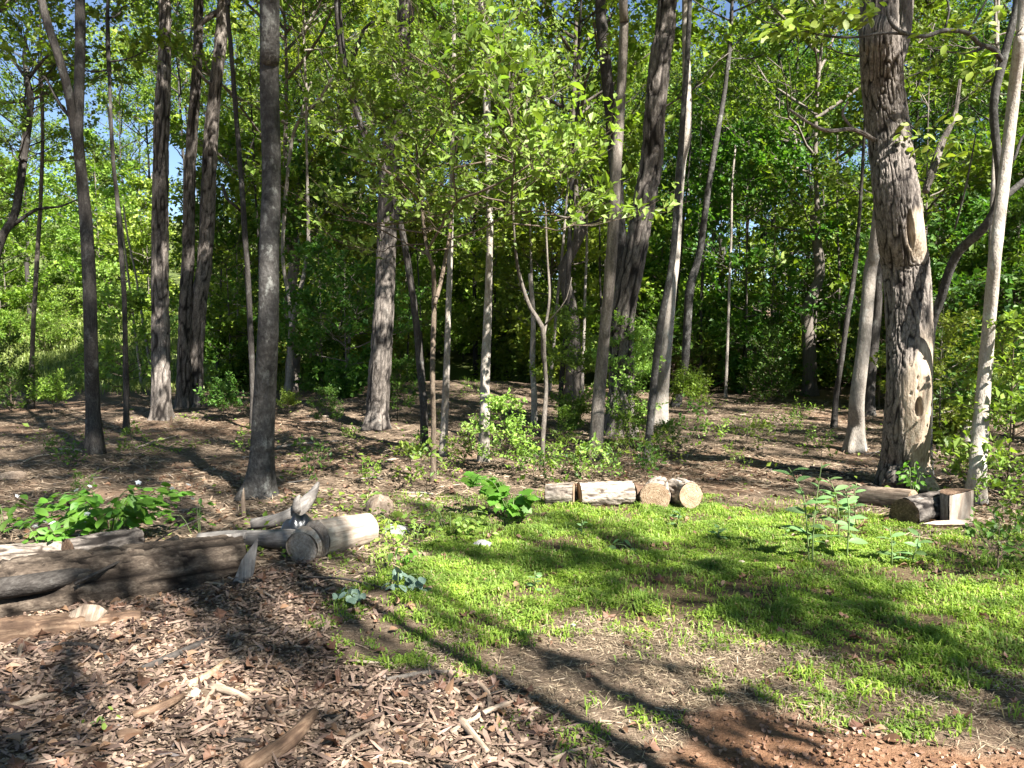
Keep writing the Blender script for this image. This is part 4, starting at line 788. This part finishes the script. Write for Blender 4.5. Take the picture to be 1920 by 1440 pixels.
# ------------------------------------------------------------------ plants with leaves one can pick out
def plant(name, label, base, stems, leaves, kind, lm, stem_r=.004, cat='plant', flowers=()):
    """stems: lists of world points; leaves: (pos, axis, normal, size)"""
    t = thing(name, label, cat, base); b0 = np.array(base); so = []
    for st in stems:
        P = np.array(st) - b0; V, Q, T, _ = bark_tube(P, np.linspace(stem_r, stem_r * .5, len(P)), 5, .05, .0003, 0, True); so.append(obj('stem', MB().add(V, Q, T).mesh('stem'), M['stem'], t))
    lv = tuple(np.array([l[k] for l in leaves]) for k in range(4)); leaf_objs(t, leaf_mesh_mat(kind, M[lm]), (lv[0] - b0, lv[1], lv[2], lv[3]), range(len(leaves)), M[lm], so)
    for f in flowers:
        o = obj('flower', FLOWER, M['petal'], t, f - b0, (RNG.uniform(.3, 1.0), RNG.normal(0, .3), RNG.uniform(0, 6)), RNG.uniform(.018, .028))
    return t
m, nt, N, L, B = new_mat('green_stem'); B.inputs['Base Color'].default_value = (.12, .17, .05, 1); B.inputs['Roughness'].default_value = .6; M['stem'] = m
fa = np.arange(5) * 2 * math.pi / 5; FLOWER = leaves_mesh('flower', np.zeros((5, 3)), np.stack([np.cos(fa), np.sin(fa), .2 + 0 * fa], -1), np.tile([0, 0, 1.], (5, 1)), np.ones(5), shape=ovate(.75), smooth=True)
def rl(p, outward, size, tilt=.35):
    return (np.array(p), np.array(outward) + RNG.normal(0, .35, 3) * [1, 1, .5], np.array([0, -.15, .7]) + SUN * .35 + RNG.normal(0, tilt, 3), size * RNG.uniform(.75, 1.25))
def bramble(label, px, py, D, w, h, n, nf, seed, lm='leaf_maple', size=.075, kind='ovate', cat='plant', name='bramble'):
    base = gz(px, py, D, 0); st, lv, fl = [], [], []; r = np.random.default_rng(seed); ns = max(3, n // 11)
    for k in range(ns):
        a = r.uniform(0, 6.28); rad = w * r.uniform(.25, 1)**.6; e = base + [math.cos(a) * rad, math.sin(a) * rad * .7, 0]; e[2] = float(terrain(e[0], e[1])) + h * r.uniform(.35, 1) * (1.15 - .5 * rad / w)
        m_ = (base + e) / 2 + [0, 0, h * .28]; b_ = base + [math.cos(a) * .04, math.sin(a) * .04, -.02]; st.append([b_, m_, e])
        for j in range(n // ns):
            u = r.uniform(.25, 1.05); p = (1 - u)**2 * b_ + 2 * u * (1 - u) * m_ + u * u * e + r.normal(0, .03, 3); o_ = p - base; o_[2] = -.05
            lv.append(rl(p, norm(o_) + r.normal(0, .6, 3) * [1, 1, .2], size))
    for k in range(nf):
        s_ = st[r.integers(len(st))]; fl.append(np.array(s_[2]) + r.normal(0, .035, 3) + [0, -.02, .045])
    return plant(name, label, base, st, lv, kind, lm, .004, cat, fl)
bramble('white-flowered bramble with broad leaves behind the rotting log', 200, 1022, 5.8, .66, .56, 250, 9, 1, size=.105)
bramble('smaller bramble shoots right of the flowering bramble', 372, 1010, 5.85, .26, .30, 34, 1, 2, size=.06)
bramble('leafy bramble shoots low against the pale barked log', 85, 1040, 5.5, .32, .30, 56, 3, 3, size=.075)
bramble('dark leafed shoots at the left edge behind the bramble', 8, 1000, 6.0, .26, .34, 26, 2, 4, 'leaf_deep', .085)
bramble('maple seedling with lobed fresh leaves over the short log', 965, 955, 6.5, .5, .52, 75, 0, 5, 'leaf_maple', .105, 'maple', name='maple_seedling')
bramble('low seedlings with rounded leaves left of the grass', 845, 1000, 5.9, .5, .28, 84, 0, 6, 'leaf_bright', .05, 'round', name='seedling_clump')
bramble('low leafy clump right of the flat stone', 775, 1015, 5.6, .28, .22, 44, 0, 7, 'leaf_bright', .05, 'ovate', name='seedling_clump')
bramble('bright shoots hanging over the flat stone', 735, 1000, 5.8, .16, .26, 28, 0, 8, 'leaf_yellow', .05, 'lance', name='seedling_clump')
bramble('silvery leafed plant patch at the edge of the chips', 652, 1175, 4.35, .16, .12, 28, 0, 9, 'leaf_pale', .058, 'round', name='silvery_plant')
bramble('silvery leafed plant patch nearer the shaded grass', 745, 1158, 4.5, .22, .17, 40, 0, 10, 'leaf_pale', .062, 'round', name='silvery_plant')
bramble('leafy vine clump at the foot of the big tree', 1712, 925, 7.25, .26, .5, 60, 0, 11, 'leaf_maple', .065, 'ovate', name='vine_clump')
bramble('leafy shoots right of the vine clump', 1765, 935, 7.2, .2, .2, 20, 0, 12, 'leaf_bright', .06, 'ovate', name='vine_clump')
bramble('few leaves growing from the bark slab by the grey root', 480, 1010, 5.6, .08, .16, 9, 0, 13, 'leaf_yellow', .075, 'ovate', name='seedling')
bramble('green leaves before the pale cut log', 745, 1085, 5.0, .16, .1, 18, 0, 14, 'leaf_maple', .055, 'ovate', name='seedling_clump')
bramble('broad leafed weed among the grass at centre', 1190, 1035, 5.35, .2, .07, 16, 0, 15, 'leaf_poke', .07, 'round', name='weed')
bramble('tiny green sprout on the wood chips at bottom left', 190, 1432, 2.9, .05, .06, 7, 0, 16, 'leaf_bright', .03, 'ovate', name='seedling')
bramble('single small weed right of the split log', 1880, 1005, 6.0, .18, .15, 14, 0, 17, 'leaf_deep', .09, 'lance', name='weed')
def tall_weed(label, path, n, size, seed):
    r = np.random.default_rng(seed); base = G(path[0][0], path[0][1]); D = base[1]; P = [base - [0, 0, .01]] + [at(a, b, D + .02 * k) for k, (a, b) in enumerate(path[1:])]; C = catmull(np.array(P), .02); lv = []
    for k in range(n):
        u = .22 + .8 * (k + r.uniform(0, .5)) / n; p = C[min(int(u * (len(C) - 1)), len(C) - 1)]; a = k * 2.4 + r.uniform(-.4, .4)
        lv.append((p, np.array([math.cos(a), math.sin(a) * .7, .25 + .5 * u - .3 * r.uniform()]), np.array([0, -.25, .8]) + r.normal(0, .25, 3), size * (1.1 - .35 * u) * r.uniform(.8, 1.2)))
    return plant('tall_weed', label, base, [P], lv, 'lance', 'leaf_poke', .006)
tall_weed('tallest weed leaning left, leftmost of the tall weeds', [(1517,1055),(1513,985),(1506,930),(1490,895),(1478,876)], 11, .17, 1)
tall_weed('upright weed with a bud on top, second tall weed', [(1523,1058),(1526,980),(1532,930),(1541,868)], 9, .12, 2)
tall_weed('bushy weed in the middle of the tall weeds', [(1573,1015),(1572,960),(1565,920),(1552,895)], 11, .15, 3)
tall_weed('weed with drooping leaves right of the bushy weed', [(1588,1045),(1592,980),(1590,940),(1585,915)], 11, .14, 4)
tall_weed('small upright weed behind the tall weeds', [(1606,985),(1602,940),(1606,905)], 7, .10, 5)
tall_weed('low weed with hanging leaves right of the tall weeds', [(1672,1062),(1673,1025),(1668,990)], 7, .11, 6)
tall_weed('short weed bending right of the tall weeds', [(1705,1060),(1718,1030),(1725,1000)], 7, .12, 7)
tall_weed('small weed in the grass left of the tall weeds', [(1473,1010),(1474,985)], 5, .07, 8)
tall_weed('single stalk weed in the middle of the grass', [(1090,1005),(1092,975)], 6, .06, 9)
tall_weed('dark stalk weed in the grass shade', [(1003,1110),(1003,1070)], 6, .07, 10)
tall_weed('leafy weed in the shaded grass at right', [(1345,1015),(1348,985)], 8, .09, 11)
tall_weed('small weed at the left of the sunlit grass', [(1268,990),(1276,955)], 8, .10, 12)
# small weeds over the litter
SPOT = [(60,905),(130,880),(200,905),(95,860),(30,845),(250,860),(440,830),(460,850),(360,880),(590,900),(640,880),(690,910),(720,935),(770,905),(800,925),(790,860),(850,880),(870,870),(930,860),(1000,900),(1030,880),(1050,905),(1080,890),(1100,895),(1130,890),(1150,900),(1180,885),(1210,900),(1060,870),(1240,880),
        (1300,830),(1340,845),(1400,830),(1430,850),(1480,820),(1520,835),(1380,880),(1660,890),(1780,900),(1880,960),(1900,1060),(1870,1080),(1890,900),(660,850),(560,820),(480,780),(700,850),(820,800),(880,740),(950,800),(1320,790),(1500,800),(1700,860),(1540,860),(300,900),(150,930),(1140,870),(1110,905),(980,885),(1020,915)]
for k, (px, py) in enumerate(q for n_, q in enumerate(SPOT) if q[0] > 740 or n_ % 2):
    p = G(px, py); lm = RS.choice(['leaf', 'leaf_deep', 'leaf_bright']); shrub('small %s weed %s, %s' % (LC[lm], near(px), 'nearer' if py > 868 else 'farther'), p[0], p[1], RS.uniform(.55, 1.25), k, lm, 'weeds on the clearing floor', 'weed', 'plant', WEED)

# ------------------------------------------------------------------ grass, litter and wood chips
def scatter(n, x0, x1, y0, y1, dens, seed):
    r = np.random.default_rng(seed); x = r.uniform(x0, x1, n); y = y0 + (y1 - y0) * r.uniform(0, 1, n); px, py = project(x, y, 0 * x)
    keep = r.uniform(0, 1, n) < dens(x, y, px, py); x, y = x[keep], y[keep]; return r, x, y, terrain(x, y)
def soft(poly, x, y, px, py, amt=1.0):
    jx = 70 * amt * (fbm(x * 3.1, y * 3.1, 4, 3) - .5) * 2; jy = 45 * amt * (fbm(x * 3.1, y * 3.1, 8, 3) - .5) * 2; return in_poly(px + jx, py + jy, poly).astype(float)
def blades(name, r, x, y, z, h, w, lean, mat, label):
    n = len(x); a = r.uniform(0, 6.28, n); le = r.uniform(.25, 1, n) * lean; H = h * r.uniform(.5, 1.3, n) if np.isscalar(h) else h * r.uniform(.6, 1.2, n); W = w * r.uniform(.7, 1.3, n)
    b = np.stack([x, y, z - .003], -1); sd = np.stack([np.cos(a), np.sin(a), 0 * a], -1) * W[:, None] * .5; fw = np.stack([-np.sin(a), np.cos(a), 0 * a], -1)
    mid = b + fw * (H * le * .35)[:, None]; mid[:, 2] += H * .62; tip = b + fw * (H * le)[:, None]; tip[:, 2] += H * (1 - .55 * le)
    V = np.stack([b - sd * .6, b + sd * .6, mid + sd, mid - sd, tip], 1).reshape(-1, 3); k = np.arange(n)[:, None] * 5
    F = [k + np.array([[0, 1, 2, 3]]), k + np.array([[3, 2, 4]])]
    return tag(obj(name, mesh_np(name, V, F, False), M[mat]), label, None, None, 'stuff')
def gdens(x, y, px, py):
    rj = np.random.default_rng(5); d = 0
    for k in range(4): d = d + soft(GRASS, x, y, px + rj.normal(0, 26, x.shape), py + rj.normal(0, 17, x.shape)) / 4
    patch = fbm(x * 2.2, y * 2.2, 6, 3); fine = fbm(x * 9, y * 9, 2, 2)
    d = d * (.10 + .9 * sstep(.34, .58, patch)) * (.25 + .75 * sstep(.28, .6, fine)); near_ = sstep(3.6, 4.8, y)
    d = d * (.45 + .55 * near_); dd = soft(DRY, x, y, px + rj.normal(0, 30, x.shape), py + rj.normal(0, 20, x.shape)) * .30 * sstep(.45, .66, fbm(x * 3, y * 3, 2, 2)) * sstep(.35, .65, fine)
    dd = np.maximum(dd, soft(THIN, x, y, px + rj.normal(0, 25, x.shape), py + rj.normal(0, 15, x.shape)) * .4 * sstep(.35, .6, fine) * sstep(.35, .55, patch))
    edge = ((py > 915) & (py < 1060) & (px > 680) & (px < 1060)) * .10 * fine
    return np.maximum(np.maximum(d, dd), edge)
r, x, y, z = scatter(760000, -1.9, 6.2, 2.7, 7.4, gdens, 41); hh = .052 * (.25 + 1.15 * fbm(x * 5, y * 5, 3, 3)**1.5 * 1.5); blades('grass', r, x, y, z, hh, .0075, 1.1, 'grass', 'bright short green grass of the sunlit patch')
print('grass', len(x))
r, x, y, z = scatter(26000, -1.9, 6.2, 2.7, 7.4, lambda x, y, px, py: gdens(x, y, px, py) * sstep(.5, .7, fbm(x * 1.7, y * 1.7, 12, 2)), 52); blades('long_grass', r, x, y, z, .085, .006, 1.2, 'grass', 'scattered longer grass blades in the sunlit patch')
r, x, y, z = scatter(80000, -24, 4, 18.5, 44, lambda x, y, px, py: (px < 700) * (.35 + .65 * (px < 420)) * sstep(18.5, 21, y), 42); blades('meadow_grass', r, x, y, z, .28, .03, 1.0, 'meadow', 'pale sunlit grass on the rise at left')
def slivers(name, r, x, y, z, L0, L1, w, mat, label, th=.35, bias=None, lift=.012):
    n = len(x); a = r.normal(bias[0], bias[1], n) if bias else r.uniform(0, 6.28, n); Ls = np.exp(r.uniform(math.log(L0), math.log(L1), n)); W = w * r.uniform(.5, 1.6, n) * np.minimum(1, Ls / L0 * .6); e = r.normal(0, .22, n)
    ax = np.stack([np.cos(a) * np.cos(e), np.sin(a) * np.cos(e), np.sin(e)], -1); sd = np.stack([-np.sin(a), np.cos(a), r.normal(0, .35, n)], -1); up = np.cross(ax, norm(sd))
    c = np.stack([x, y, z + lift * r.uniform(0, 1, n) + W * .2], -1); l, s, u = (ax * Ls[:, None] / 2, norm(sd) * W[:, None] / 2, up * (W * th)[:, None] / 2)
    f = r.uniform(.2, .7, (n, 1)); V = np.stack([c - l, c - l * f + s, c - l * f - s + u, c + l * f + s * .8 + u, c + l * f - s, c + l], 1).reshape(-1, 3)
    F = np.array([[0, 1, 2], [1, 3, 2], [2, 3, 4], [3, 5, 4], [1, 0, 4], [0, 2, 4], [1, 4, 5], [1, 5, 3]]); k = np.arange(n)[:, None, None] * 6
    return tag(obj(name, mesh_np(name, V, (F[None] + k).reshape(-1, 3), False), M[mat]), label, None, None, 'stuff')
r, x, y, z = scatter(75000, -4.2, 2.2, 2.3, 5.6, lambda x, y, px, py: soft(CHIPS, x, y, px, py) * np.clip(3.6 / y, 0, 1)**1.5, 43); slivers('wood_chips', r, x, y, z, .012, .055, .013, 'chips', 'loose brown and tan wood chips in the foreground'); print('chips', len(x))
def litd(x, y, px, py): return (1 - soft(GRASS, x, y, px, py)) * (1 - .9 * soft(CHIPS, x, y, px, py)) * (1 - soft(CLAY, x, y, px, py)) * np.clip(9 / y, 0, 1) * (.35 + .65 * sstep(.35, .6, fbm(x * 1.5, y * 1.5, 2, 2)))
r, x, y, z = scatter(150000, -9, 10, 4.6, 18, litd, 44); slivers('dry_litter', r, x, y, z, .04, .20, .012, 'straw', 'dry straw and shredded litter over the clearing', bias=(0, .7)); print('litter', len(x))
r, x, y, z = scatter(95000, -1.2, 4.5, 2.5, 5.0, lambda x, y, px, py: soft(DRY, x, y, px, py) * (.3 + .7 * sstep(.4, .6, fbm(x * 2.5, y * 2.5, 9, 2))), 45); slivers('dead_grass', r, x, y, z, .015, .08, .003, 'straw', 'flattened dead grass round the clay patch', lift=.02)
M['clod'] = leaf_mat('clay_crumb', (.12, .062, .034), (.30, .175, .105), trans=0, vary=.1)
r, x, y, z = scatter(16000, .4, 4.5, 2.2, 4.2, lambda x, y, px, py: soft(CLAY, x, y, px, py) * (.25 + .75 * sstep(.4, .6, fbm(x * 4, y * 4, 3, 2))), 47); slivers('clay_crumbs', r, x, y, z, .006, .028, .016, 'clod', 'loose crumbs of red clay in the lower right', th=.9, lift=.002)
r, x, y, z = scatter(2500, .4, 4.5, 2.2, 4.2, lambda x, y, px, py: soft(CLAY, x, y, px, py) * .6, 48); slivers('straw_bits', r, x, y, z, .015, .06, .004, 'straw', 'pale straw bits lying on the red clay', lift=.004)
def dleaf(name, n, box, dens, seed, size, label, shape):
    r, x, y, z = scatter(n, *box, dens, seed); m_ = len(x); pos = np.stack([x, y, z + .008 + .012 * r.uniform(0, 1, m_)], -1); ax = r.normal(0, 1, (m_, 3)) * [1, 1, .3]; nr = np.array([0, 0, 1.]) + r.normal(0, .45, (m_, 3))
    return tag(obj(name, leaves_mesh(name, pos, ax, nr, size * r.uniform(.5, 1.3, m_), shape=shape, mat=M['dead_leaf'])), label, None, None, 'stuff')
r, x, y, z = scatter(60000, -8, 9, 4.8, 19, lambda x, y, px, py: (1 - soft(CHIPS, x, y, px, py)) * (.02 + .8 * sstep(.63, .76, fbm(x * .9, y * .9, 11, 3))) * (y > 5) * np.clip(8 / y, 0, 1) * (1 - .3 * soft(GRASS, x, y, px, py)), 49)
n_ = len(x); lz = z + r.uniform(.005, .09, n_) ; ax_ = r.normal(0, 1, (n_, 3)) * [1, 1, .35]
tag(obj('ground_cover', leaves_mesh('ground_cover', np.stack([x, y, lz], -1), ax_, np.array([0, 0, .8]) + SUN * .3 + r.normal(0, .35, (n_, 3)), .038 * np.exp(r.normal(0, .35, n_)), shape=LEAFN(.6), mat=M['leaf'])), 'low green seedlings and ground cover through the litter', None, None, 'stuff'); print('cover', n_)
ld = lambda x, y, px, py: .09 + .4 * soft(CHIPS, x, y, px, py) - .08 * soft(CLAY, x, y, px, py)
dleaf('dead_leaves', 11000, (-4.2, 6, 2.4, 9), ld, 46, .055, 'small curled brown dead leaves scattered over the ground', ovate(.55, .55, .55))
mv, mf = MAPLE; mv = mv.copy(); mv[:, 2] = .55 * mv[:, 1]**2 * 1.6 - .45 * (mv[:, 0] - .4)**2 + .10 * np.sin(mv[:, 0] * 9 + mv[:, 1] * 7)
dleaf('lobed_dead_leaves', 4500, (-4.2, 6, 2.4, 9), ld, 50, .06, 'lobed brown dead leaves lying on the chips', (mv, mf))
r, x, y, z = scatter(16000, -4.2, 2.2, 2.3, 5.8, lambda x, y, px, py: soft(CHIPS, x, y, px, py) * np.clip(3.6 / y, 0, 1)**1.5, 53); slivers('bark_shreds', r, x, y, z, .05, .15, .013, 'chips', 'long dark shreds of bark over the wood chips', lift=.02)
r, x, y, z = scatter(60000, -4.2, 2.2, 2.3, 5.6, lambda x, y, px, py: soft(CHIPS, x, y, px, py) * np.clip(3.2 / y, 0, 1)**1.5, 51); slivers('wood_crumbs', r, x, y, z, .006, .016, .006, 'chips', 'fine wood crumbs between the larger chips')
